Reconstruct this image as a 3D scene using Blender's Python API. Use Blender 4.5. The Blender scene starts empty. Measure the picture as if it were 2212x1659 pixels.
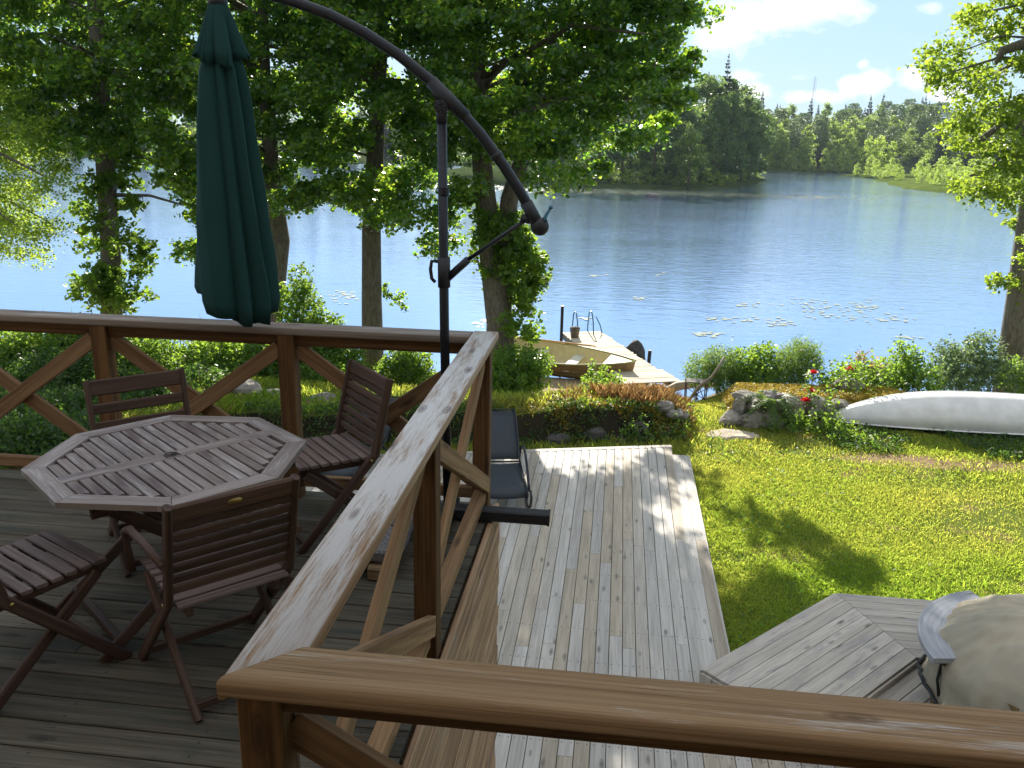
import bpy, math, random
import numpy as np
from mathutils import Vector, Matrix, Quaternion
S = bpy.context.scene
COL = S.collection
R_ = math.radians

# ------------------------------------------------------------------ camera
CAMM = np.array([[0.9922, 0.1229, 0.0204], [0.0529, -0.2715, -0.9609], [-0.1126, 0.9546, -0.2765]])
HC, FPX = 2.2, 1880.0
def _orth(m):
    a = m[0]/np.linalg.norm(m[0]); b = m[1]-a*(m[1]@a); b /= np.linalg.norm(b); c = np.cross(a, b)
    return np.array([a, b, c])
CAMM = _orth(CAMM)
cd = bpy.data.cameras.new('camera'); cam = bpy.data.objects.new('camera', cd); COL.objects.link(cam)
cd.sensor_width = 36; cd.lens = FPX/2212*36; cd.clip_start = 0.05; cd.clip_end = 3000
rot = Matrix((CAMM[0], -CAMM[1], -CAMM[2])).transposed()
cam.matrix_world = Matrix.Translation((0, 0, HC)) @ rot.to_4x4()
S.camera = cam
def at(x, y, Y):
    """world point at distance Y seen in that direction"""
    r = CAMM.T @ np.array([x-1106., y-829.5, FPX]); t = Y/r[1]
    return np.array([r[0]*t, Y, HC+r[2]*t])

# ------------------------------------------------------------------ sky and sun
SUN_EL, SUN_AZ = 26.0, -9.0
S.view_settings.view_transform = 'Standard'; S.view_settings.look = 'None'
S.view_settings.exposure = 1.35; S.view_settings.gamma = 1.0; S.view_settings.use_curve_mapping = False
W = bpy.data.worlds.new('World'); S.world = W; W.use_nodes = True
nt = W.node_tree; nt.nodes.clear()
def N(t, typ, **k):
    n = t.nodes.new(typ)
    for a, b in k.items():
        if a.startswith('i_'):
            key = a[2:]; key = int(key) if key.isdigit() else key.replace('_', ' ')
            n.inputs[key].default_value = b
        else: setattr(n, a, b)
    return n
def math_(t, op, a, b=None, c=None, clamp=False):
    n = t.nodes.new('ShaderNodeMath'); n.operation = op; n.use_clamp = clamp
    for i, v in enumerate((a, b, c)):
        if v is None: continue
        if isinstance(v, (int, float)): n.inputs[i].default_value = v
        else: t.links.new(v, n.inputs[i])
    return n.outputs[0]
def mixc(t, fac, a, b, typ='MIX'):
    n = t.nodes.new('ShaderNodeMix'); n.data_type = 'RGBA'; n.blend_type = typ
    for s, v in ((n.inputs[0], fac), (n.inputs[6], a), (n.inputs[7], b)):
        if isinstance(v, (int, float)): s.default_value = v
        elif isinstance(v, (tuple, list)): s.default_value = tuple(v)+(1,) if len(v) == 3 else v
        else: t.links.new(v, s)
    return n.outputs[2]
def ramp(t, fac, stops, interp='LINEAR'):
    n = t.nodes.new('ShaderNodeValToRGB'); e = n.color_ramp; e.interpolation = interp
    while len(e.elements) < len(stops): e.elements.new(0.5)
    for el, (p, c) in zip(e.elements, stops):
        el.position = p; el.color = (c, c, c, 1) if isinstance(c, (int, float)) else tuple(c)+(1,)
    t.links.new(fac, n.inputs[0]); return n.outputs[0]
sky = N(nt, 'ShaderNodeTexSky', sky_type='NISHITA', sun_disc=False, sun_elevation=R_(SUN_EL), sun_rotation=R_(SUN_AZ),
        altitude=50, air_density=1.0, dust_density=0.35, ozone_density=2.5)
tc = N(nt, 'ShaderNodeTexCoord'); sep = N(nt, 'ShaderNodeSeparateXYZ'); nt.links.new(tc.outputs['Generated'], sep.inputs[0])
sx, sy, sz = sep.outputs
u = math_(nt, 'DIVIDE', sx, math_(nt, 'MAXIMUM', sy, 0.05))
hyp = math_(nt, 'SQRT', math_(nt, 'ADD', math_(nt, 'MULTIPLY', sx, sx), math_(nt, 'MULTIPLY', sy, sy)))
w = math_(nt, 'DIVIDE', sz, math_(nt, 'MAXIMUM', hyp, 0.05))
comb = N(nt, 'ShaderNodeCombineXYZ'); nt.links.new(math_(nt, 'MULTIPLY', u, 1.0), comb.inputs[0]); nt.links.new(math_(nt, 'MULTIPLY', w, 1.7), comb.inputs[1])
nz = N(nt, 'ShaderNodeTexNoise', noise_dimensions='3D', i_Scale=24.0, i_Detail=8.0, i_Roughness=0.62); nt.links.new(comb.outputs[0], nz.inputs['Vector'])
nz2 = N(nt, 'ShaderNodeTexNoise', noise_dimensions='3D', i_Scale=5.0, i_Detail=5.0, i_Roughness=0.6); nt.links.new(comb.outputs[0], nz2.inputs['Vector'])
CL = [(.158, .128, .075, .020, 1.0), (.10, .108, .03, .03, 1.0), (.128, .046, .022, .012, 1.0), (.233, .055, .013, .012, 1.0), (.254, .058, .017, .014, 1.0),
      (.305, .126, .014, .008, .8), (.122, .064, .018, .008, .75), (.198, .044, .035, .008, .8), (.178, .062, .014, .005, .6), (.242, .074, .007, .006, .75),
      (.30, .063, .02, .012, .85), (.33, .05, .03, .015, .9), (.10, .30, .12, .025, .8), (.35, .24, .10, .022, .75)]
tot = None
for (cu, cw, ru, rw, a) in CL:
    du = math_(nt, 'DIVIDE', math_(nt, 'SUBTRACT', u, cu), ru); dw = math_(nt, 'DIVIDE', math_(nt, 'SUBTRACT', w, cw), rw)
    d2 = math_(nt, 'ADD', math_(nt, 'MULTIPLY', du, du), math_(nt, 'MULTIPLY', dw, dw))
    g = math_(nt, 'MULTIPLY', math_(nt, 'EXPONENT', math_(nt, 'MULTIPLY', d2, -0.7)), a)
    tot = g if tot is None else math_(nt, 'MAXIMUM', tot, g)
cmask = math_(nt, 'ADD', tot, math_(nt, 'MULTIPLY', math_(nt, 'SUBTRACT', nz.outputs[0], 0.5), 1.5))
cmask = ramp(nt, cmask, [(0.36, 0.0), (0.58, 0.4), (1.0, 1.0)])
front = ramp(nt, sy, [(0.0, 0.0), (0.2, 1.0)])
cmask = math_(nt, 'MULTIPLY', cmask, front)
rear = ramp(nt, math_(nt, 'ADD', math_(nt, 'MULTIPLY', sy, .5), .5), [(.35, 1.0), (.6, 0.0)])
skyc = mixc(nt, 0.86, sky.outputs[0], mixc(nt, rear, (3.7, 5.6, 7.4), (4.6, 4.8, 5.0)))
high = ramp(nt, sz, [(.42, 0.0), (.75, 1.0)])
skyc = mixc(nt, high, skyc, (6.9, 7.3, 8.0))
skyc = mixc(nt, math_(nt, 'MULTIPLY', cmask, 0.93), skyc, (9.6, 9.5, 9.4))
bg = N(nt, 'ShaderNodeBackground', i_Strength=0.057); nt.links.new(skyc, bg.inputs[0])
wo = N(nt, 'ShaderNodeOutputWorld'); nt.links.new(bg.outputs[0], wo.inputs[0])
sd = Vector((math.sin(R_(SUN_AZ))*math.cos(R_(SUN_EL)), math.cos(R_(SUN_AZ))*math.cos(R_(SUN_EL)), math.sin(R_(SUN_EL))))
sl = bpy.data.lights.new('sun', 'SUN'); sl.energy = 4.8; sl.angle = R_(0.5); sl.color = (1.0, 0.92, 0.80)
so = bpy.data.objects.new('sun', sl); COL.objects.link(so); so.rotation_euler = (-sd).to_track_quat('-Z', 'Y').to_euler(); so.location = sd*80
cy = S.cycles
cy.use_denoising = True; cy.max_bounces = 8; cy.diffuse_bounces = 3; cy.glossy_bounces = 3; cy.transmission_bounces = 6; cy.transparent_max_bounces = 8
cy.caustics_reflective = False; cy.caustics_refractive = False; cy.sample_clamp_indirect = 6.0
cy.use_adaptive_sampling = True; cy.adaptive_threshold = 0.02

# ------------------------------------------------------------------ helpers
def tag(o, label=None, cat=None, group=None, kind=None):
    if label: o['label'] = label
    if cat: o['category'] = cat
    if group: o['group'] = group
    if kind: o['kind'] = kind
    return o
def thing(name, label, cat, loc=(0, 0, 0), group=None, rz=0.0):
    o = bpy.data.objects.new(name, None); COL.objects.link(o); o.location = loc; o.rotation_euler = (0, 0, rz)
    o.empty_display_size = 0.1
    return tag(o, label, cat, group)
def copy_tree(o, parent=None):
    c = o.copy(); COL.objects.link(c)
    if parent is not None: c.parent = parent; c.matrix_parent_inverse = o.matrix_parent_inverse.copy()
    for ch in o.children: copy_tree(ch, c)
    return c
def V3(a): return np.array(a, float)
def nrm(a):
    a = V3(a); l = np.linalg.norm(a); return a/l if l > 1e-9 else a
RND = random.Random(7)

class MB:
    def __init__(s): s.v = []; s.f = []; s.g = []; s.r = []; s.sm = []
    def add(s, vs, fs, g=None, r=None, smooth=False):
        o = len(s.v); r = RND.random() if r is None else r
        s.v += [tuple(map(float, p)) for p in vs]; s.f += [tuple(i+o for i in q) for q in fs]
        s.g += [tuple(map(float, p)) for p in (vs if g is None else g)]; s.r += [r]*len(vs); s.sm += [smooth]*len(fs)
    def beam(s, p0, p1, w, h, up=(0, 0, 1), ch=0.004, r=None, seg=1, w1=None, h1=None, k0=0.0, k1=0.0):
        """board from p0 to p1, w across, h along up, chamfered edges"""
        p0, p1 = V3(p0), V3(p1); d = p1-p0; L = np.linalg.norm(d); d = d/L
        x = nrm(np.cross(d, V3(up))); z = np.cross(x, d)
        ch = min(ch, w*.45, h*.45); prof = []
        for (cx_, cz_, a0) in ((1, 1, 0), (-1, 1, 90), (-1, -1, 180), (1, -1, 270)):
            for k in range(seg+1):
                a = R_(a0+90*k/seg); prof.append((cx_*(w/2-ch)+ch*math.cos(a), cz_*(h/2-ch)+ch*math.sin(a)))
        n = len(prof); vs = []; gs = []; off = RND.random()*3
        for t, sw, shh, kk in ((0, 1, 1, k0), (L, (w1 or w)/w, (h1 or h)/h, k1)):
            for (a, b) in prof: vs.append(p0+d*(t+kk*a)+x*a*sw+z*b*shh); gs.append((t+off+kk*a, a, b))
        fs = [tuple(range(n))[::-1], tuple(range(n, 2*n))] + [(i, (i+1) % n, n+(i+1) % n, n+i) for i in range(n)]
        o = len(s.f); s.add(vs, fs, gs, r)
        if seg > 1:
            for k in range(o+2, len(s.f)): s.sm[k] = True
    def box(s, c, dx, dy, dz, ch=0.004, r=None):
        s.beam((c[0]-dx/2, c[1], c[2]), (c[0]+dx/2, c[1], c[2]), dy, dz, ch=ch, r=r)
    def tube(s, pts, rad, n=8, r=None, cap=True, up=(0, 0, 1), jit=0.0, flat=1.0):
        pts = [V3(p) for p in pts]; m = len(pts)
        rad = [rad]*m if isinstance(rad, (int, float)) else rad
        vs = []; gs = []; L = 0; x = None
        for i, p in enumerate(pts):
            t = nrm(pts[min(i+1, m-1)]-pts[max(i-1, 0)])
            if x is None:
                x = np.cross(t, V3(up)); x = nrm(x) if np.linalg.norm(x) > .05 else nrm(np.cross(t, (0, 1, 0.1)))
            else: x = nrm(x-t*(x@t))
            y = np.cross(t, x)
            if i: L += np.linalg.norm(p-pts[i-1])
            for k in range(n):
                a = 2*math.pi*k/n; q = rad[i]*(1+jit*(RND.random()-.5))
                vs.append(p+(x*math.cos(a)+y*math.sin(a)*flat)*q); gs.append((L, math.cos(a)*rad[i], math.sin(a)*rad[i]))
        fs = [(i*n+k, i*n+(k+1) % n, (i+1)*n+(k+1) % n, (i+1)*n+k) for i in range(m-1) for k in range(n)]
        s.add(vs, fs, gs, r, True)
        if cap:
            o = len(s.v)-m*n
            s.f += [tuple(o+k for k in range(n))[::-1], tuple(o+(m-1)*n+k for k in range(n))]; s.sm += [False, False]
    def lathe(s, prof, c=(0, 0, 0), n=24, r=None, a0=0, a1=360, smooth=True):
        full = abs(a1-a0) >= 360; m = n if full else n+1; vs = []; gs = []
        for (q, z) in prof:
            for k in range(m):
                a = R_(a0+(a1-a0)*k/n); vs.append((c[0]+q*math.cos(a), c[1]+q*math.sin(a), c[2]+z)); gs.append((a*q, z, q))
        fs = []
        for i in range(len(prof)-1):
            for k in range(n):
                k2 = (k+1) % m; fs.append((i*m+k, i*m+k2, (i+1)*m+k2, (i+1)*m+k))
        s.add(vs, fs, gs, r, smooth)
    def sphere(s, c, r, n=12, sc=(1, 1, 1), rr=None):
        prof = [(max(1e-4, r*math.sin(math.pi*i/n)), -r*math.cos(math.pi*i/n)) for i in range(n+1)]
        o = len(s.v); s.lathe(prof, (0, 0, 0), 2*n, rr)
        for i in range(o, len(s.v)):
            p = s.v[i]; s.v[i] = (p[0]*sc[0]+c[0], p[1]*sc[1]+c[1], p[2]*sc[2]+c[2])
    def build(s, name, mat, parent=None, origin=None):
        me = bpy.data.meshes.new(name); v = np.array(s.v, float).reshape(-1, 3)
        if origin is not None: v = v-np.array(origin)
        me.from_pydata(v.tolist(), [], s.f); me.materials.append(mat)
        a = me.attributes.new('g', 'FLOAT_VECTOR', 'POINT'); a.data.foreach_set('vector', np.array(s.g, np.float32).ravel())
        a = me.attributes.new('rnd', 'FLOAT', 'POINT'); a.data.foreach_set('value', np.array(s.r, np.float32))
        me.polygons.foreach_set('use_smooth', np.array(s.sm, bool)); me.update()
        o = bpy.data.objects.new(name, me); COL.objects.link(o)
        if origin is not None: o.location = origin
        if parent is not None: o.parent = parent
        return o
def one(name, mat, parent, fn, *a, **k):
    m = MB(); getattr(m, fn)(*a, **k); return m.build(name, mat, parent)
def np_mesh(name, verts, nper, rnd, mat, parent=None, smooth=False):
    """verts (N*nper,3): N separate polygons of nper corners; rnd (N,)"""
    verts = np.asarray(verts, np.float32).reshape(-1, 3); n = len(verts)//nper
    me = bpy.data.meshes.new(name); me.vertices.add(n*nper); me.vertices.foreach_set('co', verts.ravel())
    me.loops.add(n*nper); me.loops.foreach_set('vertex_index', np.arange(n*nper, dtype=np.int32))
    me.polygons.add(n); me.polygons.foreach_set('loop_start', np.arange(0, n*nper, nper, dtype=np.int32))
    me.materials.append(mat); me.update(calc_edges=True); me.validate()
    a = me.attributes.new('rnd', 'FLOAT', 'POINT'); a.data.foreach_set('value', np.repeat(np.asarray(rnd, np.float32), nper))
    o = bpy.data.objects.new(name, me); COL.objects.link(o)
    if parent is not None: o.parent = parent
    return o
def frames(nv, rng):
    n = len(nv); a = rng.normal(size=(n, 3)); x = a-nv*np.sum(a*nv, 1, keepdims=True)
    x /= np.linalg.norm(x, axis=1, keepdims=True)+1e-9
    return x, np.cross(nv, x)
LEAF6 = np.array([(1, 0), (.45, .62), (-.45, .62), (-1, 0), (-.45, -.62), (.45, -.62)])
LEAF4 = np.array([(1, 0), (0, .6), (-1, 0), (0, -.6)])
def leaves(name, cen, size, mat, parent, rng, up=.5, shape=LEAF6, spread=1.0, asp=1.0):
    n = len(cen); nv = rng.normal(size=(n, 3))*spread; nv[:, 2] = np.abs(nv[:, 2])+up
    nv /= np.linalg.norm(nv, axis=1, keepdims=True); x, y = frames(nv, rng)
    sz = np.asarray(size)*rng.uniform(.45, 1.4, n); k = len(shape)
    p = cen[:, None, :]+sz[:, None, None]*.5*(shape[None, :, 0, None]*x[:, None, :]+asp*shape[None, :, 1, None]*y[:, None, :])
    return np_mesh(name, p, k, rng.random(n), mat, parent)

# ------------------------------------------------------------------ materials
def mat(name):
    m = bpy.data.materials.new(name); m.use_nodes = True; t = m.node_tree; t.nodes.clear()
    out = N(t, 'ShaderNodeOutputMaterial'); return m, t, out
def attr(t, n): return N(t, 'ShaderNodeAttribute', attribute_name=n)
def mapping(t, vec, sc):
    n = N(t, 'ShaderNodeMapping'); n.inputs['Scale'].default_value = sc; t.links.new(vec, n.inputs['Vector']); return n.outputs[0]
def noise(t, vec, scale=1.0, detail=4.0, rough=.55, dist=0.0):
    n = N(t, 'ShaderNodeTexNoise', i_Scale=scale, i_Detail=detail, i_Roughness=rough, i_Distortion=dist); t.links.new(vec, n.inputs['Vector']); return n.outputs[0]
def bump(t, h, strength, dist=.01):
    b = N(t, 'ShaderNodeBump', i_Strength=strength, i_Distance=dist); t.links.new(h, b.inputs['Height']); return b.outputs[0]
def wood(name, dark, light, worn=None, worn_thr=.55, rough=.75, var=.45, knots=(.05, .03, .02), grain=30.0, tint=None, topworn=False, stain=None, spec=.3, screws=None):
    m, t, out = mat(name); ga = attr(t, 'g'); rn = attr(t, 'rnd').outputs['Fac']
    c = N(t, 'ShaderNodeCombineXYZ'); t.links.new(math_(t, 'MULTIPLY', rn, 37.0), c.inputs[0]); t.links.new(math_(t, 'MULTIPLY', rn, 11.0), c.inputs[1]); t.links.new(math_(t, 'MULTIPLY', rn, 5.0), c.inputs[2])
    va = N(t, 'ShaderNodeVectorMath', operation='ADD'); t.links.new(ga.outputs['Vector'], va.inputs[0]); t.links.new(c.outputs[0], va.inputs[1]); v = va.outputs[0]
    fine = noise(t, mapping(t, v, (2.2, grain*3, grain*3)), 1.0, 5.0, .6, .3)
    band = noise(t, mapping(t, v, (.7, grain*.55, grain*.55)), 1.0, 3.0, .5, .8)
    gmix = math_(t, 'ADD', math_(t, 'MULTIPLY', fine, .55), math_(t, 'MULTIPLY', band, .45))
    col = mixc(t, ramp(t, gmix, [(.38, 0.0), (.60, 1.0)]), dark, light)
    if tint: col = mixc(t, ramp(t, math_(t, 'FRACT', math_(t, 'MULTIPLY', rn, 7.3)), [(.5, 0.0), (.85, 1.0)]), col, tint, 'MULTIPLY')
    br = math_(t, 'ADD', 1.0-var*.55, math_(t, 'MULTIPLY', rn, var))
    cb = N(t, 'ShaderNodeCombineXYZ'); [t.links.new(br, cb.inputs[i]) for i in range(3)]
    col = mixc(t, 1.0, col, cb.outputs[0], 'MULTIPLY')
    if worn:
        wn = noise(t, mapping(t, v, (5.5, 150, 150)), 1.0, 9.0, .8, .4); wb = noise(t, mapping(t, v, (2.2, 14, 14)), 1.0, 5.0, .65)
        wm = ramp(t, math_(t, 'ADD', math_(t, 'MULTIPLY', wn, .55), math_(t, 'MULTIPLY', wb, .45)), [(worn_thr-.05, 0.0), (worn_thr+.06, 1.0)])
        if topworn:
            gn = N(t, 'ShaderNodeNewGeometry'); sp = N(t, 'ShaderNodeSeparateXYZ'); t.links.new(gn.outputs['Normal'], sp.inputs[0])
            wm = math_(t, 'MULTIPLY', wm, ramp(t, sp.outputs[2], [(.45, 0.0), (.8, 1.0)]))
        col = mixc(t, wm, col, worn)
    if stain:
        sn = noise(t, mapping(t, ga.outputs['Vector'], (2.0, 9, 9)), 1.0, 5.0, .65, .5)
        col = mixc(t, ramp(t, sn, [(.52, 0.0), (.68, .85)]), col, stain)
    if knots:
        vo = N(t, 'ShaderNodeTexVoronoi', i_Scale=1.0, i_Randomness=1.0); t.links.new(mapping(t, v, (2.3, 7.5, 7.5)), vo.inputs['Vector'])
        col = mixc(t, ramp(t, vo.outputs['Distance'], [(.03, .95), (.08, .7), (.10, .35), (.12, .6), (.17, 0.0)]), col, knots)
    if screws is not None:
        tcn = N(t, 'ShaderNodeTexCoord'); so_ = N(t, 'ShaderNodeSeparateXYZ'); t.links.new(tcn.outputs['Object'], so_.inputs[0]); sg_ = N(t, 'ShaderNodeSeparateXYZ'); t.links.new(ga.outputs['Vector'], sg_.inputs[0])
        da = math_(t, 'MULTIPLY', math_(t, 'SUBTRACT', math_(t, 'FRACT', math_(t, 'MULTIPLY', so_.outputs[screws], 1/.58)), .5), .58); db = math_(t, 'SUBTRACT', math_(t, 'ABSOLUTE', sg_.outputs[1]), .038)
        dd = math_(t, 'SQRT', math_(t, 'ADD', math_(t, 'MULTIPLY', da, da), math_(t, 'MULTIPLY', db, db)))
        col = mixc(t, ramp(t, math_(t, 'MULTIPLY', dd, 10.0), [(.05, .85), (.085, 0.0)]), col, (.05, .045, .04))
    ck_ = noise(t, mapping(t, v, (1.6, 170, 170)), 1.0, 4.0, .7, .2); cm_ = ramp(t, ck_, [(.29, .75), (.36, 0.0)])
    col = mixc(t, cm_, col, tuple(c_*.35 for c_ in dark))
    b = N(t, 'ShaderNodeBsdfPrincipled', i_Roughness=rough); b.inputs['Specular IOR Level'].default_value = spec
    t.links.new(col, b.inputs['Base Color']); t.links.new(bump(t, math_(t, 'SUBTRACT', gmix, cm_), .6, .004), b.inputs['Normal']); t.links.new(b.outputs[0], out.inputs[0]); return m
def plain(name, col, rough=.6, metal=0.0, nscale=30.0, amt=.25, bumps=.1, spec=.4, col2=None):
    m, t, out = mat(name); tcn = N(t, 'ShaderNodeTexCoord'); nn = noise(t, tcn.outputs['Object'], nscale, 5.0, .6)
    c2 = col2 if col2 else tuple(c*(1-amt) for c in col)
    cc = mixc(t, ramp(t, nn, [(.35, 0.0), (.65, 1.0)]), c2, col)
    b = N(t, 'ShaderNodeBsdfPrincipled', i_Roughness=rough, i_Metallic=metal); b.inputs['Specular IOR Level'].default_value = spec
    t.links.new(cc, b.inputs['Base Color']); t.links.new(bump(t, nn, bumps, .01), b.inputs['Normal']); t.links.new(b.outputs[0], out.inputs[0]); return m
def leafmat(name, c0, c1, tr, tmix=.45, rough=.5, spec=.35, tr2=None):
    m, t, out = mat(name); rn = attr(t, 'rnd').outputs['Fac']
    col = mixc(t, rn, c0, c1); b = N(t, 'ShaderNodeBsdfPrincipled', i_Roughness=rough); b.inputs['Specular IOR Level'].default_value = spec
    t.links.new(col, b.inputs['Base Color']); tl = N(t, 'ShaderNodeBsdfTranslucent')
    br = math_(t, 'ADD', .7, math_(t, 'MULTIPLY', math_(t, 'FRACT', math_(t, 'MULTIPLY', rn, 13.7)), .6))
    cb = N(t, 'ShaderNodeCombineXYZ'); [t.links.new(br, cb.inputs[i]) for i in range(3)]
    t.links.new(mixc(t, 1.0, mixc(t, rn, tr, tr2 or tr), cb.outputs[0], 'MULTIPLY'), tl.inputs[0])
    mx = N(t, 'ShaderNodeMixShader', i_0=tmix); t.links.new(b.outputs[0], mx.inputs[1]); t.links.new(tl.outputs[0], mx.inputs[2]); t.links.new(mx.outputs[0], out.inputs[0]); return m

M_deck_up = wood('deck_weathered', (.062, .053, .038), (.135, .117, .088), var=.5, stain=(.05, .06, .05), rough=.7, knots=(.03, .025, .02), spec=.12, screws=0)
M_deck_lo = wood('deck_pale', (.335, .315, .28), (.485, .46, .415), var=.2, tint=(.86, .79, .68), rough=.7, knots=(.13, .12, .11), grain=24, screws=1)
M_wall = wood('wall_plank', (.15, .075, .035), (.44, .28, .16), worn=(.34, .31, .27), worn_thr=.60, var=.3, knots=(.07, .04, .02), grain=34)
M_rail_brown = wood('rail_stain', (.21, .122, .06), (.36, .225, .118), worn=(.50, .45, .40), worn_thr=.585, rough=.85, spec=.12, var=.2, topworn=True, knots=(.10, .055, .03), grain=70)
M_rail_worn = wood('rail_worn', (.22, .12, .06), (.36, .23, .13), worn=(.58, .56, .54), worn_thr=.465, rough=.7, var=.15, topworn=True, knots=(.10, .06, .05), grain=60)
M_rail_back = wood('rail_back', (.16, .12, .09), (.25, .2, .16), worn=(.36, .34, .32), worn_thr=.54, rough=.7, var=.2, topworn=True)
M_post = wood('post_stain', (.055, .028, .013), (.15, .08, .033), rough=.75, var=.25, grain=26, spec=.1)
M_brace = wood('brace_stain', (.13, .072, .036), (.27, .165, .085), rough=.75, var=.3, grain=26, spec=.12)
M_teak = wood('teak_dark', (.048, .028, .02), (.105, .062, .045), rough=.55, var=.4, knots=None, grain=40, spec=.18)
M_teak_top = wood('teak_weathered', (.15, .11, .095), (.26, .215, .195), worn=(.40, .375, .36), worn_thr=.56, rough=.6, var=.35, knots=None, grain=40, stain=(.09, .055, .055))
M_teak_seat = wood('teak_seat', (.10, .065, .055), (.19, .14, .125), worn=(.28, .24, .23), worn_thr=.6, rough=.6, var=.35, knots=None, grain=40, spec=.18)
M_plat = wood('platform_wood', (.345, .305, .255), (.51, .465, .40), var=.3, rough=.7, knots=(.10, .07, .06), stain=(.27, .255, .25), grain=24)
M_jetty = wood('jetty_wood', (.36, .31, .23), (.52, .46, .36), var=.3, rough=.8, knots=None)
M_black = plain('black_metal', (.018, .02, .026), .35, .3, 60, .3, .04)
M_blackp = plain('black_plastic', (.02, .021, .025), .5, 0, 60, .3, .05)
M_bluemet = plain('blue_paint', (.05, .16, .22), .4, .2)
M_stone = plain('stone', (.30, .28, .25), .9, 0, 7, .55, .6, .2)
M_slab = plain('slab', (.20, .19, .19), .9, 0, 70, .5, .4, .2)
M_slab2 = plain('pale_slab', (.42, .36, .28), .9, 0, 9, .3, .3)
M_darkstone = plain('dark_stone', (.07, .065, .06), .8, 0, 9, .5, .5)
M_brass = plain('brass', (.45, .33, .12), .35, .9)
M_canvas = plain('green_canvas', (.012, .052, .047), .85, 0, 240, .25, .12, .2)
M_sling = plain('sling_mesh', (.035, .045, .055), .7, 0, 300, .4, .1)
M_white = plain('white_gelcoat', (.80, .80, .79), .35, 0, 5, .16, .02, .4)
M_boat_in = plain('cream_paint', (.62, .55, .34), .5, 0, 8, .15, .02)
M_boat_out = plain('boat_hull', (.34, .23, .10), .55, 0, 6, .4, .1)
M_boat_seat = plain('white_paint', (.75, .72, .62), .5)
M_gunwale = plain('gunwale_paint', (.42, .40, .17), .5)
M_oar = wood('oar_wood', (.45, .27, .09), (.6, .38, .15), var=.2, knots=None)
M_bucket = plain('zinc', (.22, .18, .14), .6, .4, 20, .4)
M_rust = plain('rust', (.10, .05, .025), .85, .2, 40, .5)
M_cover = plain('tan_cover', (.42, .365, .27), .85, 0, 3, .35, .25, .15, col2=(.33, .30, .235))
M_shelf = wood('grey_shelf', (.24, .25, .27), (.36, .37, .40), var=.1, rough=.75, knots=(.1, .1, .1), grain=20)
M_tubwood = wood('tub_wood', (.12, .08, .04), (.24, .17, .09), var=.4)
M_log = wood('driftwood', (.18, .14, .10), (.32, .27, .21), var=.2, knots=None)
M_lattice = plain('lattice_steel', (.30, .27, .27), .6, .5)
M_petal = leafmat('rose_petal', (.45, .008, .015), (.6, .02, .02), (.7, .03, .03), .3)

def bark(name, c0, c1):
    m, t, out = mat(name); g = attr(t, 'g').outputs['Vector']; tcn = N(t, 'ShaderNodeTexCoord')
    a = noise(t, mapping(t, tcn.outputs['Object'], (22, 22, 5)), 1.0, 6.0, .65, .6); bnd = noise(t, tcn.outputs['Object'], 3.0, 4.0, .6)
    col = mixc(t, ramp(t, a, [(.35, 0.0), (.65, 1.0)]), c0, c1); col = mixc(t, ramp(t, bnd, [(.5, 0.0), (.7, .6)]), col, (.17, .17, .13))
    b = N(t, 'ShaderNodeBsdfPrincipled', i_Roughness=.9); t.links.new(col, b.inputs['Base Color']); t.links.new(bump(t, a, .9, .03), b.inputs['Normal']); t.links.new(b.outputs[0], out.inputs[0]); return m
M_bark = bark('alder_bark', (.08, .07, .06), (.22, .19, .155))
M_bark_far = plain('far_bark', (.12, .09, .07), .9)
M_alder = leafmat('alder_leaf', (.016, .056, .020), (.038, .098, .028), (.20, .50, .035), .48, .30, .6, (.62, .82, .06))
M_alder_lt = leafmat('light_leaf', (.05, .10, .018), (.08, .14, .03), (.55, .74, .07), .52)
M_oak = leafmat('right_leaf', (.055, .11, .015), (.085, .15, .022), (.44, .60, .05), .5)
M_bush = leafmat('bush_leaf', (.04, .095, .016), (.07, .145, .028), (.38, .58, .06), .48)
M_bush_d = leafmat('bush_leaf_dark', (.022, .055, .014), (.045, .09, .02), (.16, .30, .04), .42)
M_fern = leafmat('fern_leaf', (.05, .11, .025), (.08, .15, .03), (.30, .45, .07), .5)
M_grey_leaf = leafmat('grey_green_leaf', (.06, .11, .06), (.11, .16, .08), (.28, .40, .14), .45)
M_pale_leaf = leafmat('reddish_leaf', (.20, .12, .05), (.28, .2, .08), (.5, .32, .12), .45)
M_grass = leafmat('grass_blade', (.08, .18, .018), (.30, .30, .075), (.46, .76, .05), .5, .6, .35, (.86, .84, .14))
M_grass_dry = leafmat('dry_grass', (.34, .22, .10), (.46, .34, .17), (.66, .42, .18), .45)
M_sedum = leafmat('sedum', (.26, .19, .025), (.40, .31, .05), (.55, .42, .05), .38)
M_moss = leafmat('moss', (.09, .09, .012), (.22, .19, .02), (.35, .3, .03), .4)
M_spruce = leafmat('spruce_needles', (.03, .065, .03), (.05, .085, .035), (.08, .14, .05), .35)
M_pine = leafmat('pine_needles', (.045, .08, .04), (.07, .11, .05), (.20, .30, .09), .4)
M_birch = leafmat('birch_leaf', (.06, .115, .03), (.095, .155, .04), (.42, .58, .10), .5)
M_farbush = leafmat('shore_bush_leaf', (.10, .17, .035), (.15, .22, .05), (.60, .78, .12), .5)
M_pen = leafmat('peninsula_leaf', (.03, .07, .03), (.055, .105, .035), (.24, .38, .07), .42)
M_reed = leafmat('reed', (.10, .16, .03), (.16, .2, .05), (.3, .4, .07), .45)
M_lily = plain('lily_pad', (.42, .45, .32), .18, 0, 20, .3, .02, .6)  # pale base colour stands in for sky glint on green pads

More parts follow.
